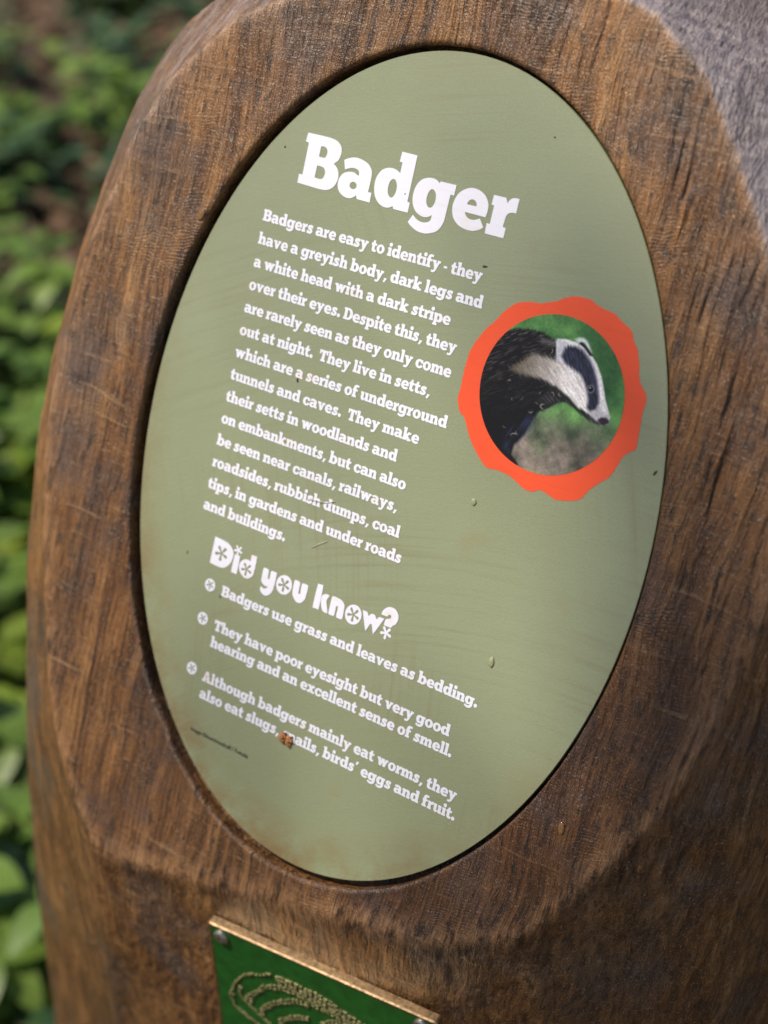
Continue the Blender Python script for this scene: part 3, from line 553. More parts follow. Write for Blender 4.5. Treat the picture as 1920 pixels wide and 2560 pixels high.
# title
V, F = [], []
for ch, key in zip('Badger', 'Badger'):
    (gv, gf), adv = GL[ch]; b0 = len(V)
    V += [(*pt(TX[key] + a, -1.87 - b_), 0.00012) for a, b_ in gv]; F += [tuple(b0 + q for q in f) for f in gf]
mesh_obj('title_lettering', V, F, M_white, sign, local=Matrix.Identity(4))
KB = 0.2290
lines = [("Badgers are easy to identify - they", -.02, 11.03), ("have a greyish body, dark legs and", -.01, 11.34), ("a white head with a dark stripe", 0, 10.10), ("over their eyes. Despite this, they", 0, 10.66),
         ("are rarely seen as they only come", 0, 10.69), ("out at night.  They live in setts,", 0, 9.96), ("which are a series of underground", 0, 11.05), ("tunnels and caves.  They make", 0, 9.96),
         ("their setts in woodlands and", 0, 9.145), ("on embankments, but can also", 0, 9.86), ("be seen near canals, railways,", 0, 9.71), ("roadsides, rubbish dumps, coal", 0, 10.09),
         ("tips, in gardens and under roads", 0, 10.45), ("and buildings.", 0, 4.64)]
for k, (t, a, b_) in enumerate(lines): text_line('text_line', t, a, k, b_, KB)
for t, a, y, b_ in (("Badgers use grass and leaves as bedding.", 1.93, 16.47, 15.44), ("They have poor eyesight but very good", 1.93, 18.11, 14.54), ("hearing and an excellent sense of smell.", 1.93, 18.91, 14.87),
                    ("Although badgers mainly eat worms, they", 1.88, 20.58, 15.55), ("also eat slugs, snails, birds' eggs and fruit.", 1.92, 21.40, 15.72)):
    text_line('text_line', t, a, y, b_, KB)
# heading with asterisk counters
def petal(cx, cy, r, ang, w0, w1):
    a = radians(ang); dx, dy = cos(a), sin(a); px, py = -dy, dx
    tip = [(cx + dx * (r - w1) + dx * w1 * cos(t) + px * w1 * sin(t), cy + dy * (r - w1) + dy * w1 * cos(t) + py * w1 * sin(t)) for t in np.linspace(-1.75, 1.75, 13)]
    return [(cx - px * w0, cy - py * w0)] + tip + [(cx + px * w0, cy + py * w0)]
def aster(cx, cy, r, w0=.035, w1=.20): return [petal(cx, cy, r, g, r * w0 * 2, r * w1) for g in (90, 162, 234, 306, 18)]   # y down: 90 points down
V, F = [], []
def add(pos, neg=()):
    gv, gf = flat(pos, neg); b0 = len(V)
    V.extend((*pt(a, b_), 0.00012) for a, b_ in gv); F.extend(tuple(b0 + q for q in f) for f in gf)
hs = {k: [smooth(c) for c in v] for k, v in HEAD.items()}
add(hs['D'], aster(1.50, 14.62, .36)); add(hs['i']); add(aster(2.36, 14.18, .235, .07, .22)); add(hs['d'], aster(3.00, 14.85, .30))
add(hs['y']); add(hs['o'], aster(5.10, 14.84, .315)); add(hs['u']); add(hs['k'] + hs['k2']); add(hs['n']); add(hs['o2'], aster(8.83, 14.85, .315)); add(hs['w']); add(hs['?']); add(aster(10.56, 15.03, .29, .07, .22))
mesh_obj('heading_lettering', V, F, M_white, sign, local=Matrix.Identity(4))
for cx, cy in ((1.245, 16.21), (1.23, 17.82), (1.21, 20.25)):
    V, F = [], []
    add([ell(cx, cy, .29, .29)], aster(cx, cy, .21))
    mesh_obj('bullet_mark', V, F, M_white, sign, local=Matrix.Identity(4))
# credit line in plain sans lettering
cu_ = bpy.data.curves.new('credit', 'FONT'); cu_.body = 'Image \u00a9markmedcalf / Fotolia'; cu_.resolution_u = 3; cu_.offset = 0.004
tmp = bpy.data.objects.new('credit_tmp', cu_); COL.objects.link(tmp)
bpy.context.view_layer.update()
me = bpy.data.meshes.new_from_object(tmp.evaluated_get(bpy.context.evaluated_depsgraph_get()))
bpy.data.objects.remove(tmp)
co = np.array([v.co[:] for v in me.vertices]); sx_ = (5.20 - 1.85) / (co[:, 0].max() - co[:, 0].min())
for v in me.vertices:
    a, b_ = pt(1.85 + (v.co.x - co[:, 0].min()) * sx_, 23.06 - v.co.y * sx_ * 1.02); v.co = (a, b_, 0.00012)
me.materials.clear(); me.materials.append(M_black)
cr_o = bpy.data.objects.new('credit_lettering', me); COL.objects.link(cr_o); cr_o.parent = sign; cr_o.matrix_local = Matrix.Identity(4)

# ------------------------------------------------------------------ the round picture in its torn-edged orange surround
PCX, PCY, PR = 15.148, 3.4394, 3.1013
def disc(u, v, z=0): 
    a, b_ = pt(PCX, PCY); return (a + u * PR * LS, b_ + v * PR * LS, z)
gv, gf = flat([smooth([(*q, 0) for q in BP['orange']], n=3)])
surround = mesh_obj('picture_surround', [disc(a, b_, 0.00008) for a, b_ in gv], gf, M_orange, sign, local=Matrix.Identity(4))

def srgb(c): 
    c = np.asarray(c, float) / 255; return np.where(c <= .04045, c / 12.92, ((c + .055) / 1.055) ** 2.4)
def picture():
    n = 300; g = np.linspace(-1, 1, n); A_, B_ = np.meshgrid(g, g, indexing='ij')
    u = A_ * np.sqrt(1 - B_ ** 2 / 2); v = B_ * np.sqrt(1 - A_ ** 2 / 2)          # square grid bent onto the disc
    def fur(ang, ln, fine, seed):
        a = radians(ang); s = u * cos(a) + v * sin(a); t = -u * sin(a) + v * cos(a)
        return vnoise(s / ln, t / fine, s * 0 + 3.3, 3, seed) - .5
    def sd(poly, uu, vv):
        P_ = np.array(poly); d2 = np.full(uu.shape, 1e9); ins = np.zeros(uu.shape, bool)
        for k in range(len(P_)):
            a, b_ = P_[k], P_[(k + 1) % len(P_)]; e = b_ - a
            t = np.clip(((uu - a[0]) * e[0] + (vv - a[1]) * e[1]) / (e @ e + 1e-12), 0, 1)
            d2 = np.minimum(d2, (uu - a[0] - t * e[0]) ** 2 + (vv - a[1] - t * e[1]) ** 2)
            c = ((a[1] > vv) != (b_[1] > vv)); ins ^= c & (uu < (b_[0] - a[0]) * (vv - a[1]) / (b_[1] - a[1] + 1e-12) + a[0])
        return np.where(ins, -1, 1) * np.sqrt(d2)
    def mask(key, soft, wob=0.0, ang=0, seed=1):
        nz = fur(ang, .10, .012, seed) * wob
        dd_ = sd(BP[key], u + nz * cos(radians(ang)), v + nz * sin(radians(ang)))
        return np.clip(.5 - dd_ / soft, 0, 1)[..., None]
    blot = vnoise(u * 3, v * 3, u * 0, 4, 3)[..., None]; blot2 = vnoise(u * 6, v * 6, u * 0, 3, 8)[..., None]
    t = np.clip((v + .62 + (blot[..., 0] - .5) * .9) / .75, 0, 1)[..., None]
    blot = np.clip((blot - .5) * 1.9 + .5, 0, 1); blot2 = np.clip((blot2 - .5) * 2.0 + .5, 0, 1)
    green = np.array([26, 58, 34.]) * (1 - blot) * 1.2 + np.array([104, 156, 88.]) * blot * 1.05
    grey = np.array([52, 54, 48.]) * (1 - blot2) * 1.1 + np.array([128, 118, 112.]) * blot2 * 1.08
    img = grey * (1 - t) + green * t
    def put(m, c): 
        nonlocal img; img = img * (1 - m) + np.asarray(c, float) * m
    put(mask('grass', .03), (140, 140, 110))
    put(mask('earw', .03), (205, 215, 220))
    bd = np.stack([13 + 0 * u, 12 + 0 * u, 15 + 0 * u], -1)
    f1 = np.clip(fur(35, .09, .011, 2) * 2.4 + fur(20, .3, .08, 22) * .8, 0, 1)[..., None] * np.clip(.35 + v * .9 - u * .2, 0.03, 1)[..., None]
    bd = bd + f1 * np.array([96, 88, 82.])
    put(mask('body', .035, .06, 100, 4), bd)
    put(mask('backstripe', .10, .2, 20, 5) * .8, (150, 150, 150))
    bl = np.clip(fur(70, .25, .03, 6) * 3 + .35, 0, 1)[..., None]
    put(mask('leg', .09, .05, 70, 7) * bl * .7, (44, 54, 100)); put(mask('paw', .05), (18, 18, 22))
    lx = np.clip((u + .55) / .75, 0, 1)[..., None]
    cr_ = np.array([92, 84, 74.]) * (1 - lx) + np.array([226, 222, 228.]) * lx
    f2 = (fur(-40, .12, .011, 9) * .9)[..., None]
    put(mask('cream', .10, .22, -40, 10), np.clip(cr_ * (1 + f2), 0, 255))
    f3 = (fur(-55, .09, .010, 11) * .40)[..., None]
    put(mask('head', .02, .03, -50, 12), np.clip(np.array([226, 224, 234.]) * (1 + f3), 0, 255))
    put(mask('cream', .06, .08, -40, 13), np.clip(cr_ * (1 + f2 * .7), 0, 255))
    put(mask('napew', .05, .08, 80, 14), (188, 190, 205))
    put(mask('eard', .02), (28, 28, 36))
    dk = np.array([40, 43, 62.]) * (1 + (fur(-60, .09, .010, 15) * 2.4)[..., None])
    put(mask('eyestripe', .05, .07, -60, 16), np.clip(dk, 0, 255))
    put(mask('jaw', .03, .05, -40, 17), np.array([30, 28, 32.]) + np.clip(fur(-30, .1, .02, 18), 0, 1)[..., None] * 120)
    put(mask('nose2', .05, .06, -50, 19) * .8, np.array([170, 168, 180.]) * (1 + f3))
    put(mask('nose', .03), np.array([44, 36, 42.]) + np.clip(fur(0, .05, .05, 20), 0, 1)[..., None] * 180)
    ex, ey = BP['eye']; dE = np.hypot(u - ex, v - ey)[..., None]
    put(np.clip((.062 - dE) / .02, 0, 1) * .75, (128, 124, 134)); put(np.clip((.040 - dE) / .010, 0, 1), (8, 7, 10)); put(np.clip((.012 - np.hypot(u - ex + .012, v - ey - .014)[..., None]) / .006, 0, 1), (190, 190, 200))
    for k, (rx_, ry_) in enumerate(BP['rings']):                                   # light caught by dents in the print, painted as pale arcs
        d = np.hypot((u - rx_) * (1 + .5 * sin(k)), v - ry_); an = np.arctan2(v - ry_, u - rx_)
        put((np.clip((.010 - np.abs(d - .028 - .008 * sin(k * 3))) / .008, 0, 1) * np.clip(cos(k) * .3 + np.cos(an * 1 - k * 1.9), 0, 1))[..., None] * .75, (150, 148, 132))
    img = img * (1 + (vnoise(u * 60, v * 60, u * 0, 1, 30)[..., None] - .5) * .22)
    col = srgb(np.clip(img, 0, 255))
    cx, cy = pt(PCX, PCY)
    Vx = np.stack([cx + u * PR * LS, cy + v * PR * LS, np.full(u.shape, .00016)], -1).reshape(-1, 3)
    i = np.arange(n * n).reshape(n, n)
    Q = np.stack([i[:-1, :-1], i[1:, :-1], i[1:, 1:], i[:-1, 1:]], -1).reshape(-1, 4)
    m, nt, b = new_mat('printed_photo')
    at = N(nt, 'ShaderNodeVertexColor', layer_name='ink'); nt.links.new(at.outputs[0], b.inputs['Base Color']); b.inputs['Roughness'].default_value = .34; b.inputs['Specular IOR Level'].default_value = .35
    cov = N(nt, 'ShaderNodeTexCoord').outputs['Object']; nt.links.new(bump(nt, noise(nt, cov, 1700, 3), .2, .0003), b.inputs['Normal'])
    o = grid_mesh('picture', Vx, Q, m); o.parent = surround; o.matrix_local = Matrix.Identity(4)
    ca = o.data.color_attributes.new('ink', 'FLOAT_COLOR', 'POINT')
    ca.data.foreach_set('color', np.concatenate([col.reshape(-1, 3), np.ones((n * n, 1))], 1).astype(np.float32).ravel())
    o['label'] = 'round printed photo of a badger with black and white striped head'
    return o
picture()

# ------------------------------------------------------------------ brass rubbing plaque
E1 = Vector((0.99452, 0.04418, -0.09473)); VD = Vector((0, -0.90631, -0.42262)); NP = Vector((0.10453, -0.42030, 0.90134))
PM = Matrix((E1, -VD, NP)).transposed().to_4x4(); PM.translation = Vector((-.0298, -.1886, -.0010))     # front top left corner
PLQ = PANEL @ PM
plaque = empty('brass_plaque', PLQ)
tag(plaque, 'square green enamelled brass plaque with raised brass pattern screwed below the oval sign', 'plaque')
PW = 0.1010
def rounded(w_, h_, ins, r, n=5):
    o = []
    for cx, cy, a0 in ((w_ - ins - r, -ins - r, 90), (ins + r, -ins - r, 180 - 0), (ins + r, -h_ + ins + r, 180), (w_ - ins - r, -h_ + ins + r, 270)):
        pass
    for cx, cy, a0 in ((w_ - ins - r, -ins - r, 0), (ins + r, -ins - r, 90), (ins + r, -h_ + ins + r, 180), (w_ - ins - r, -h_ + ins + r, 270)):
        o += [(cx + r * cos(radians(a0 + 90 * k / n)), cy + r * sin(radians(a0 + 90 * k / n))) for k in range(n + 1)]
    return o
V, F = [], []
for ins, z in ((0, -.0040), (0, -.0006), (.0005, 0.0), (.0012, 0.0), (.0015, -.0003)):
    V += [(x, y, z) for x, y in rounded(PW, PW, ins, .0012)]
n = 24
for r in range(4):
    for k in range(n): a, b_ = r * n + k, r * n + (k + 1) % n; F.append((a, b_, b_ + n, a + n))
F.append(tuple(range(n - 1, -1, -1)))
mesh_obj('brass_backing', V, F, M_brass, plaque, local=Matrix.Identity(4))
V = [(x, y, -.00025) for x, y in rounded(PW, PW, .0014, .0011)]
mesh_obj('enamel_face', V, [tuple(range(n))], M_enamel, plaque, local=Matrix.Identity(4))
rnd = random.Random(5)
V, F = [], []
def dash(x, y, ang, l, w_, h):
    c, s = cos(ang), sin(ang); b0 = len(V)
    for z, q in ((-.0003, 1.0), (h * .7, .9), (h, .62)):
        for dx, dy in ((-1, -1), (1, -1), (1, 1), (-1, 1)):
            jx = rnd.uniform(-.12, .12)
            px, py = dx * l / 2 * q * (1 + jx), dy * w_ / 2 * q
            V.append((x + px * c - py * s, y + px * s + py * c, z))
    for a in (0, 4):
        for k in range(4): F.append((b0 + a + k, b0 + a + (k + 1) % 4, b0 + a + 4 + (k + 1) % 4, b0 + a + 4 + k))
    F.append((b0 + 8, b0 + 9, b0 + 10, b0 + 11))
for ai, a in enumerate(ARCS):
    pts = [(x * MM, -y * MM) for x, y in a]
    pts = smooth([(*q, 0) for q in pts], False, 8) + [pts[-1]]
    acc = 0; step = .0022 if ai not in (7, 8) else .0012
    for p0, p1 in zip(pts[:-1], pts[1:]):
        d = math.hypot(p1[0] - p0[0], p1[1] - p0[1]); an = math.atan2(p1[1] - p0[1], p1[0] - p0[0])
        while acc < d:
            t = acc / d; x, y = p0[0] + (p1[0] - p0[0]) * t, p0[1] + (p1[1] - p0[1]) * t
            thick = 1 if ai in (0, 7, 8) else 2
            for s in range(thick):
                dash(x + rnd.uniform(-.0003, .0003), y - s * .0017 + rnd.uniform(-.0004, .0004), an + rnd.uniform(-.12, .25), rnd.uniform(.0012, .0023), rnd.uniform(.0007, .0012), .0004)
            acc += step
        acc -= d
# lower, hidden half of the rubbing design: a rounded body of dashes
for k in range(150):
    a = rnd.uniform(0, 2 * pi); rr_ = math.sqrt(rnd.uniform(.15, 1))
    dash(.050 + .036 * rr_ * cos(a), -.068 + .022 * rr_ * sin(a), rnd.uniform(-.5, .2), .0026, .0012, .0006)
mesh_obj('raised_pattern', V, F, M_patt, plaque, local=Matrix.Identity(4))
for sx0, sy0 in ((.0062, -.0056), (.0945, -.0050), (.0062, -.0950), (.0945, -.0950)):
    V, F = [], []
    n = 28; prof = [(.0034, -.0003), (.0033, .0005), (.0026, .0011), (.0013, .0014), (.0010, .0014), (.0009, .0006)]
    for r_, z in prof:
        for k in range(n):
            q = r_ if r_ > .0011 else r_ * (1 + .22 * cos(6 * 2 * pi * k / n))
            V.append((sx0 + q * cos(2 * pi * k / n), sy0 + q * sin(2 * pi * k / n), z))
    for r in range(len(prof) - 1):
        for k in range(n): a, b_ = r * n + k, r * n + (k + 1) % n; F.append((a, b_, b_ + n, a + n))
    F.append(tuple((len(prof) - 1) * n + k for k in range(n)))
    mesh_obj('screw', V, F, M_steel, plaque, smooth=False, local=Matrix.Identity(4))

# ------------------------------------------------------------------ small things lying on the sign and the wood
M_flake = mat_simple('bud_scale', (.36, .155, .055), 0.45, 0, 0.6, 900, 0.5)
M_resin = mat_simple('resin', (.62, .32, .12), 0.10, 0, 0.25, 300, 0.1, **{'Transmission Weight': 0.7})
M_speck = mat_simple('dark_speck', (.035, .022, .014), 0.6, 0, 0.4, 900, 0.3)
M_water = mat_simple('dried_drop', (.27, .28, .17), 0.10, 0, 0.2, 900, 0.05)
M_fibre = mat_simple('pale_fibre', (.62, .58, .48), 0.5)
def lump(name, x, y, z, rx, ry, rz, mat, ang=0, rough=.25, seed=0):
    V, F = [], []; nu, nv = 18, 9; rg = random.Random(seed)
    ph = [rg.uniform(0, 6.28) for _ in range(4)]
    for j in range(nv + 1):
        la = -pi / 2 + pi * j / nv
        for k in range(nu):
            lo = 2 * pi * k / nu
            q = 1 + rough * (.5 * sin(2 * lo + ph[0]) + .4 * sin(3 * lo + ph[1] + 2 * la) + .3 * sin(5 * lo + ph[2]))
            V.append((rx * MM * q * cos(la) * cos(lo), ry * MM * q * cos(la) * sin(lo), rz * MM * sin(la)))
    for j in range(nv):
        for k in range(nu): a, b_ = j * nu + k, j * nu + (k + 1) % nu; F.append((a, b_, b_ + nu, a + nu))
    o = mesh_obj(name, V, F, mat, smooth=True)
    o.matrix_world = PANEL @ Matrix.Translation((x * MM, y * MM, z * MM)) @ Matrix.Rotation(radians(ang), 4, 'Z') @ Matrix.Scale(.7 if name == 'dirt_speck' else 1, 4)
    return o
# brown bud scale stuck over the word 'snails' (two curled halves in one piece)
V, F = [], []
for hx_, sgn in ((-.0016, -1), (.0014, 1)):
    b0 = len(V); nu, nv = 10, 8
    for i_ in range(nu + 1):
        for j_ in range(nv + 1):
            s, t = i_ / nu * 2 - 1, j_ / nv * 2 - 1
            wd = (1 - .35 * s * s) * (1 + .1 * sin(5 * s))
            V.append((hx_ + t * .0015 * wd + .0003 * sin(7 * s), s * .0020 * (1 + .15 * sin(3 * t)), .0003 + .0008 * (1 - t * t) * (1 - .6 * s * s) + .0003 * sin(9 * t + 4 * s)))
    for i_ in range(nu):
        for j_ in range(nv): a = b0 + i_ * (nv + 1) + j_; F.append((a, a + 1, a + nv + 2, a + nv + 1))
flake = mesh_obj('bud_scale', V, F, M_flake, smooth=True)
flake.matrix_world = PANEL @ Matrix.Translation((-.0121, -.1034, .0002)) @ Matrix.Rotation(radians(-8), 4, 'Z')
md = flake.modifiers.new('thick', 'SOLIDIFY'); md.thickness = .0003
tag(flake, 'small curled orange brown bud scale stuck on the last white text line', 'bud scale')
tag(lump('resin_drop', -96.5, 73.5, 3.3, 1.3, 2.4, .5, M_resin, -12, .1, 1), 'amber resin drop on the wood left of the sign rim', 'resin drop')
tag(lump('resin_drop', 101.0, -88.5, 1.6, 1.2, 2.2, .5, M_resin, 14, .1, 2), 'amber resin drop on the dark wood right below the sign', 'resin drop')
tag(lump('dried_droplet', 60.6, -44.7, .1, 1.0, 2.1, .5, M_water, 5, .12, 3), 'clear oval droplet with dark outline on the lower right of the sign', 'droplet')
tag(lump('dried_droplet', 39.4, 5.6, .1, .9, 1.4, .4, M_water, 20, .2, 4), 'small droplet mark below the orange picture surround', 'droplet')
for k, (x, y, rx_, ry_, an, lb) in enumerate([(-41.4, 25.7, .6, 1.2, 20, 'dark speck touching the letter a in the seventh text line'), (99.0, 34.6, .45, 1.6, -20, 'thin dark speck near the right rim of the sign'),
                       (22.2, 82.5, 1.3, .5, 5, 'dark crusty speck right of the first text line'), (-54.9, -62.3, .4, 1.0, 15, 'dark speck beside the first bullet text'), (-14.4, 98.9, .35, .35, 0, 'tiny purple dark dot on the letter d of the title'),
                       (-74.1, -51.3, .25, .8, 0, 'tiny dark speck on the left edge of the sign by the heading'), (-68.0, 104.4, .4, .5, 0, 'tiny dark speck left of the title'), (36, 128, .5, .3, 20, 'tiny dark speck above the title near the top of the sign')]):
    tag(lump('dirt_speck', x, y, .12, rx_, ry_, .25, M_speck, an, .3, 20 + k), lb, 'speck')
def fibre(pts, r, lb):
    V, F = [], []
    for k, q in enumerate(pts):
        for j in range(5): V.append((q[0] * MM, q[1] * MM + r * cos(2 * pi * j / 5), q[2] * MM + r * sin(2 * pi * j / 5)))
    for k in range(len(pts) - 1):
        for j in range(5): F.append((k * 5 + j, k * 5 + (j + 1) % 5, k * 5 + 5 + (j + 1) % 5, k * 5 + 5 + j))
    o = mesh_obj('pale_fibre', V, F, M_fibre); o.matrix_world = PANEL; tag(o, lb, 'fibre')
fibre([(-26, -14.5, .2), (-22, -13.6, .7), (-18, -13.2, .5), (-14.5, -11.6, .3)], .00012, 'pale fibre caught across the word rubbish')
fibre([(-20, -31, .2), (-17, -28.5, .5), (-14, -26.5, .3)], .00010, 'pale fibre lying over the line about gardens')

# ------------------------------------------------------------------ woodland floor behind
LG = mat_leaf('leaf_green', (.085, .180, .028), (.210, .310, .060), .4)
LL = mat_leaf('leaf_lime', (.230, .330, .035), (.430, .490, .095), .45)
LD = mat_leaf('leaf_dark', (.028, .072, .026), (.075, .140, .055), .2, .3)
LB = mat_leaf('leaf_litter_brown', (.050, .026, .014), (.200, .105, .060), .1, .7)
M_stem = mat_simple('green_stem', (.060, .075, .025), 0.6)
def leaf_geo(V, F, base, d, up, ln, wd, fold, droop, rg):
    """ovate leaf, 2 x 6 quads"""
    d = d.normalized(); s = d.cross(up).normalized(); nrm = s.cross(d)
    b0 = len(V); n = 6
    for k in range(n + 1):
        t = k / n; ww = wd * (sin(pi * min(1, t ** .72)) ** .8) * (1 if k not in (0, n) else .03)
        c = base + d * ln * t + nrm * (-droop * ln * t * t)
        V += [tuple(c - s * ww + nrm * ww * fold), tuple(c), tuple(c + s * ww + nrm * ww * fold)]
    for k in range(n):
        a = b0 + 3 * k; F += [(a, a + 1, a + 4, a + 3), (a + 1, a + 2, a + 5, a + 4)]
def make_plant(name, mat, seed, n_st, h, ln, nl):
    rg = random.Random(seed); V, F, SV, SF_ = [], [], [], []
    for s in range(n_st):
        a = rg.uniform(0, 2 * pi); lean = rg.uniform(.15, .8); hh = h * rg.uniform(.6, 1.1)
        d = Vector((cos(a) * lean, sin(a) * lean, 1)).normalized(); p = Vector((rg.uniform(-.03, .03), rg.uniform(-.03, .03), -.02))
        pts = [p]
        for k in range(6):
            d = (d + Vector((cos(a), sin(a), -.25)) * .10 + Vector((rg.uniform(-.1, .1), rg.uniform(-.1, .1), 0))).normalized()
            pts.append(pts[-1] + d * hh / 6)
        b0 = len(SV)
        for k, q in enumerate(pts):
            r_ = .0028 * (1 - .7 * k / 6)
            SV += [tuple(q + Vector((r_ * cos(j * 1.571), r_ * sin(j * 1.571), 0))) for j in range(4)]
        for k in range(6):
            for j in range(4): SF_.append((b0 + k * 4 + j, b0 + k * 4 + (j + 1) % 4, b0 + k * 4 + 4 + (j + 1) % 4, b0 + k * 4 + 4 + j))
        for j in range(nl):
            t = rg.uniform(.25, 1) * 6; k = min(5, int(t)); q = pts[k].lerp(pts[k + 1], t - k)
            la = rg.uniform(0, 2 * pi); ld = Vector((cos(la), sin(la), rg.uniform(-.15, .5)))
            leaf_geo(V, F, q, ld, Vector((0, 0, 1)), ln * rg.uniform(.6, 1.2), ln * rg.uniform(.26, .38), rg.uniform(.1, .35), rg.uniform(.1, .5), rg)
    root = empty(name, Matrix.Identity(4))
    mesh_obj('leaves', V, F, mat, root, smooth=True, local=Matrix.Identity(4)); mesh_obj('stem', SV, SF_, M_stem, root, local=Matrix.Identity(4))
    return root
def copy_tree(o, parent=None):
    c = o.copy(); COL.objects.link(c)
    if parent: c.parent = parent
    for ch in o.children: copy_tree(ch, c)
    return c
kinds = [('leafy_plant', LG, 'mid green leafy plant', 'out of focus mid green leafy plant on the woodland floor behind the post', 9, .26, .052, 10),
         ('lime_plant', LL, 'lime green plant', 'out of focus bright lime green plant on the woodland floor behind the post', 10, .20, .050, 11),
         ('dark_plant', LD, 'dark green plant', 'out of focus dark green plant on the woodland floor behind the post', 10, .20, .040, 11),
         ('tall_plant', LG, 'tall green plant', 'out of focus taller green plant standing among the low plants behind the post', 6, .42, .060, 11)]
protos = []
for k, (nm, mt, ct, lb, ns, h, ln, nl) in enumerate(kinds):
    r = make_plant(nm, mt, 40 + k, ns, h, ln, nl); tag(r, lb, 'plant', ct + 's behind the post'); protos.append(r)
used = [False] * 4
rg = random.Random(11)
cp = cam.matrix_world.translation; cR = cam.matrix_world.to_3x3()
def hit_ground(px, py):
    d = cR @ Vector(((px - 960) / 3933.9, -(py - 1280) / 3933.9, -1)); t = -cp.z / d.z
    return cp + d * t
def place(k, x, y, s=1.0):
    o = protos[k] if not used[k] else copy_tree(protos[k]); used[k] = True
    o.location = (x, y, 0); o.rotation_euler = (0, 0, rg.uniform(0, 6.28)); o.scale = (s,) * 3

PATCH = []
for py in range(-900, 3000, 105):
    for px in range(-700, 620, 120):
        PATCH.append((px + rg.uniform(-60, 60), py + rg.uniform(-60, 60)))
pts_ = []
for px, py in PATCH:
    h_ = hit_ground(px, py)
    if (h_ - cp).length > 9 or h_.z > 1: continue
    pts_.append((px, py, h_))
for px, py, h_ in pts_:
    if math.hypot(h_.x, h_.y) < .34: continue
    dn = vnoise(np.array([h_.x * 3.2]), np.array([h_.y * 3.2]), np.array([.3]), 2, 6)[0]
    if dn < .34 or (py < 900 and (dn < .43 or rg.random() < .25)): continue            # bare, litter covered gaps, more of them further off
    if py > 1900 and rg.random() < .15: continue
    r_ = rg.random()  # sunlit blotches and dark areas put into the choice of leaf colour
    if py < 700: k = 2 if r_ < .55 else 0
    elif py < 1100: k = 0 if r_ < .7 else 2
    elif py < 1900: k = 1 if r_ < .55 else (0 if r_ < .85 else 3)
    else: k = 0 if r_ < .5 else (1 if r_ < .8 else 2)
    place(k, h_.x + rg.uniform(-.05, .05), h_.y + rg.uniform(-.05, .05), rg.uniform(.8, 1.35))
for k in range(4):
    if not used[k]: place(k, -1.2 - .2 * k, 1.0)
# fallen leaves covering the soil
V, F = [], []
for k in range(5200):
    px, py = rg.uniform(-900, 900), rg.uniform(-900, 3100); h_ = hit_ground(px, py)
    if (h_ - cp).length > 9: continue
    a = rg.uniform(0, 6.28); tl = Vector((rg.uniform(-.5, .5), rg.uniform(-.5, .5), 1)).normalized()
    z = .012 + rg.uniform(0, .03)
    leaf_geo(V, F, Vector((h_.x, h_.y, z)), Vector((cos(a), sin(a), rg.uniform(-.2, .3))), tl, rg.uniform(.03, .075), rg.uniform(.012, .024), rg.uniform(-.3, .5), rg.uniform(-.3, .4), rg)
for k in range(4500):
    x, y = rg.uniform(-3.5, 3.5), rg.uniform(-.4, 7)
    if math.hypot(x, y) < .35: continue
    a = rg.uniform(0, 6.28); tl = Vector((rg.uniform(-.5, .5), rg.uniform(-.5, .5), 1)).normalized()
    leaf_geo(V, F, Vector((x, y, .012 + rg.uniform(0, .03))), Vector((cos(a), sin(a), rg.uniform(-.2, .3))), tl, rg.uniform(.03, .075), rg.uniform(.012, .024), rg.uniform(-.3, .5), rg.uniform(-.3, .4), rg)
ll = mesh_obj('leaf_litter', V, F, LB, smooth=True)
tag(ll, 'brown fallen leaves scattered over the ground behind the post', 'leaf litter', None, 'stuff')

# ------------------------------------------------------------------ unseen trees added in front of the post to mirror in the sign's gloss
M_bark = mat_simple('bark', (.10, .075, .05), 0.9, 0, 0.4, 40, 0.8)
def make_tree(seed):
    rg = random.Random(seed); V, F = [], []; n = 12
    for k in range(9):
        z = k * .55; r_ = .15 * (1 - .07 * k)
        V += [(r_ * cos(2 * pi * j / n) + .05 * sin(k * .8), r_ * sin(2 * pi * j / n) + .04 * cos(k), z - .1) for j in range(n)]
    for k in range(8):
        for j in range(n): F.append((k * n + j, k * n + (j + 1) % n, k * n + n + (j + 1) % n, k * n + n + j))
    LV, LF = [], []
    for k in range(46):
        a = rg.uniform(0, 6.28); hgt = rg.uniform(.9, 4.8); rad = rg.uniform(.2, 1.5) * (1.1 - .13 * abs(hgt - 2.8))
        c = Vector((rad * cos(a), rad * sin(a), hgt))
        for j in range(46):
            q = c + Vector((rg.gauss(0, .22), rg.gauss(0, .22), rg.gauss(0, .16)))
            leaf_geo(LV, LF, q, Vector((rg.uniform(-1, 1), rg.uniform(-1, 1), rg.uniform(-.6, .3))), Vector((0, 0, 1)), rg.uniform(.08, .14), rg.uniform(.03, .05), .2, .3, rg)
    root = empty('reflection_tree', Matrix.Identity(4))
    mesh_obj('trunk', V, F, M_bark, root, smooth=True, local=Matrix.Identity(4)); mesh_obj('crown', LV, LF, LG, root, smooth=True, local=Matrix.Identity(4))
    return tag(root, 'green tree added in front of the sign, unseen except as a soft reflection', 'tree', 'trees added for the sign reflection')
tree = make_tree(3)
for k, (x, y, s_) in enumerate([(-4.6, -9.6, .80), (-6.9, -8.8, .85), (-9.2, -8.0, .95), (-2.6, -10.8, .80)]):
    o = tree if k == 0 else copy_tree(tree)
    o.location = (x, y, 0); o.rotation_euler = (0, 0, k * 1.9); o.scale = (s_,) * 3

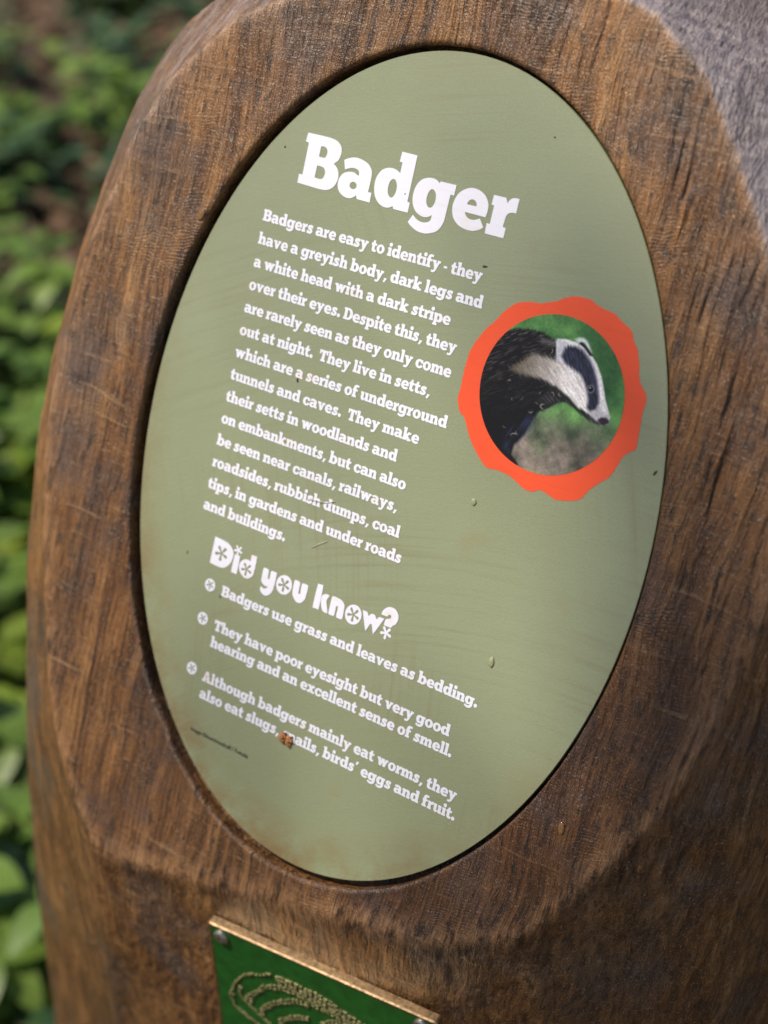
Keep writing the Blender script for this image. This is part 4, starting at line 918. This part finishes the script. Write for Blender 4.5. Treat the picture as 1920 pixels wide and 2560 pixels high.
def bounce_path():  # unseen pale ground added for bounce light and the sign's reflection
    n = 40; xs = np.linspace(-14, 14, n); ys = np.linspace(-8.2, -1.1, n)
    X, Y = np.meshgrid(xs, ys, indexing='ij'); Y = Y + np.sin(X * .3) * .3
    Z = .065 + (vnoise(X * 2, Y * 2, X * 0, 2, 4) - .5) * .01
    i = np.arange(n * n).reshape(n, n)
    Q = np.stack([i[:-1, :-1], i[1:, :-1], i[1:, 1:], i[:-1, 1:]], -1).reshape(-1, 4)
    m, nt, b = new_mat('pale_gravel'); L = nt.links.new
    co = N(nt, 'ShaderNodeTexCoord').outputs['Object']; g = noise(nt, co, 60, 6, .7)
    L(ramp(nt, g, [(.3, (.10, .085, .06)), (.7, (.20, .17, .12))]), b.inputs['Base Color']); b.inputs['Roughness'].default_value = .9
    L(bump(nt, g, .6, .01), b.inputs['Normal'])
    o = grid_mesh('bounce_path', np.stack([X, Y, Z], -1).reshape(-1, 3), Q, m); o['kind'] = 'structure'
bounce_path()

# ------------------------------------------------------------------ unseen tree added overhead so its leaves break up the sunlight
def shade_canopy(seed, gap=0.0):
    rg = random.Random(seed); V, F = [], []; n = 12
    top = Vector((0, 0, HC)) + sv * 2.6                                   # crown centre, on the sun's side of the post
    base = Vector((top.x - .9, top.y - .7, 0)); pts = [base + (Vector((top.x - .25, top.y - .2, top.z)) - base) * t + Vector((0, 0, .5 * sin(pi * t))) for t in np.linspace(0, 1, 10)]
    for k, q in enumerate(pts):
        r_ = .10 * (1 - .085 * k); V += [(q.x + r_ * cos(2 * pi * j / n), q.y + r_ * sin(2 * pi * j / n), q.z) for j in range(n)]
    for k in range(9):
        for j in range(n): F.append((k * n + j, k * n + (j + 1) % n, k * n + n + (j + 1) % n, k * n + n + j))
    LV, LF = [], []
    ax = sv.orthogonal().normalized(); ay = sv.cross(ax)
    sprays = [(PANEL @ Vector((x * MM, y * MM, 0)) + sv * rg.uniform(1.9, 2.3), r_ * MM, n_) for x, y, r_, n_ in
              ((25, 25, 42, 5), (-15, -15, 42, 4), (60, 55, 36, 3), (205, -150, 32, 30), (140, -235, 32, 20), (225, -70, 36, 18))]  # sprays aimed so their shadows land on chosen spots
    for k in range(80):
        a, rad = rg.uniform(0, 6.28), rg.uniform(.54, 1.35)
        sprays.append((top + ax * rad * cos(a) + ay * rad * sin(a) + sv * rg.uniform(-.35, .5), .085, 18))
    for c, r_, n_ in sprays:
        for j in range(n_):
            q = c + Vector((rg.gauss(0, r_), rg.gauss(0, r_), rg.gauss(0, r_ * .7)))
            leaf_geo(LV, LF, q, Vector((rg.uniform(-1, 1), rg.uniform(-1, 1), rg.uniform(-.6, .2))), Vector((0, 0, 1)), rg.uniform(.045, .075), rg.uniform(.016, .026), .2, .3, rg)
    root = empty('added_shade_tree', Matrix.Identity(4))
    mesh_obj('trunk', V, F, M_bark, root, smooth=True, local=Matrix.Identity(4)); mesh_obj('crown', LV, LF, LG, root, smooth=True, local=Matrix.Identity(4))
    tag(root, 'unseen leafy tree added over the post to dapple its light', 'tree')
shade_canopy(2)
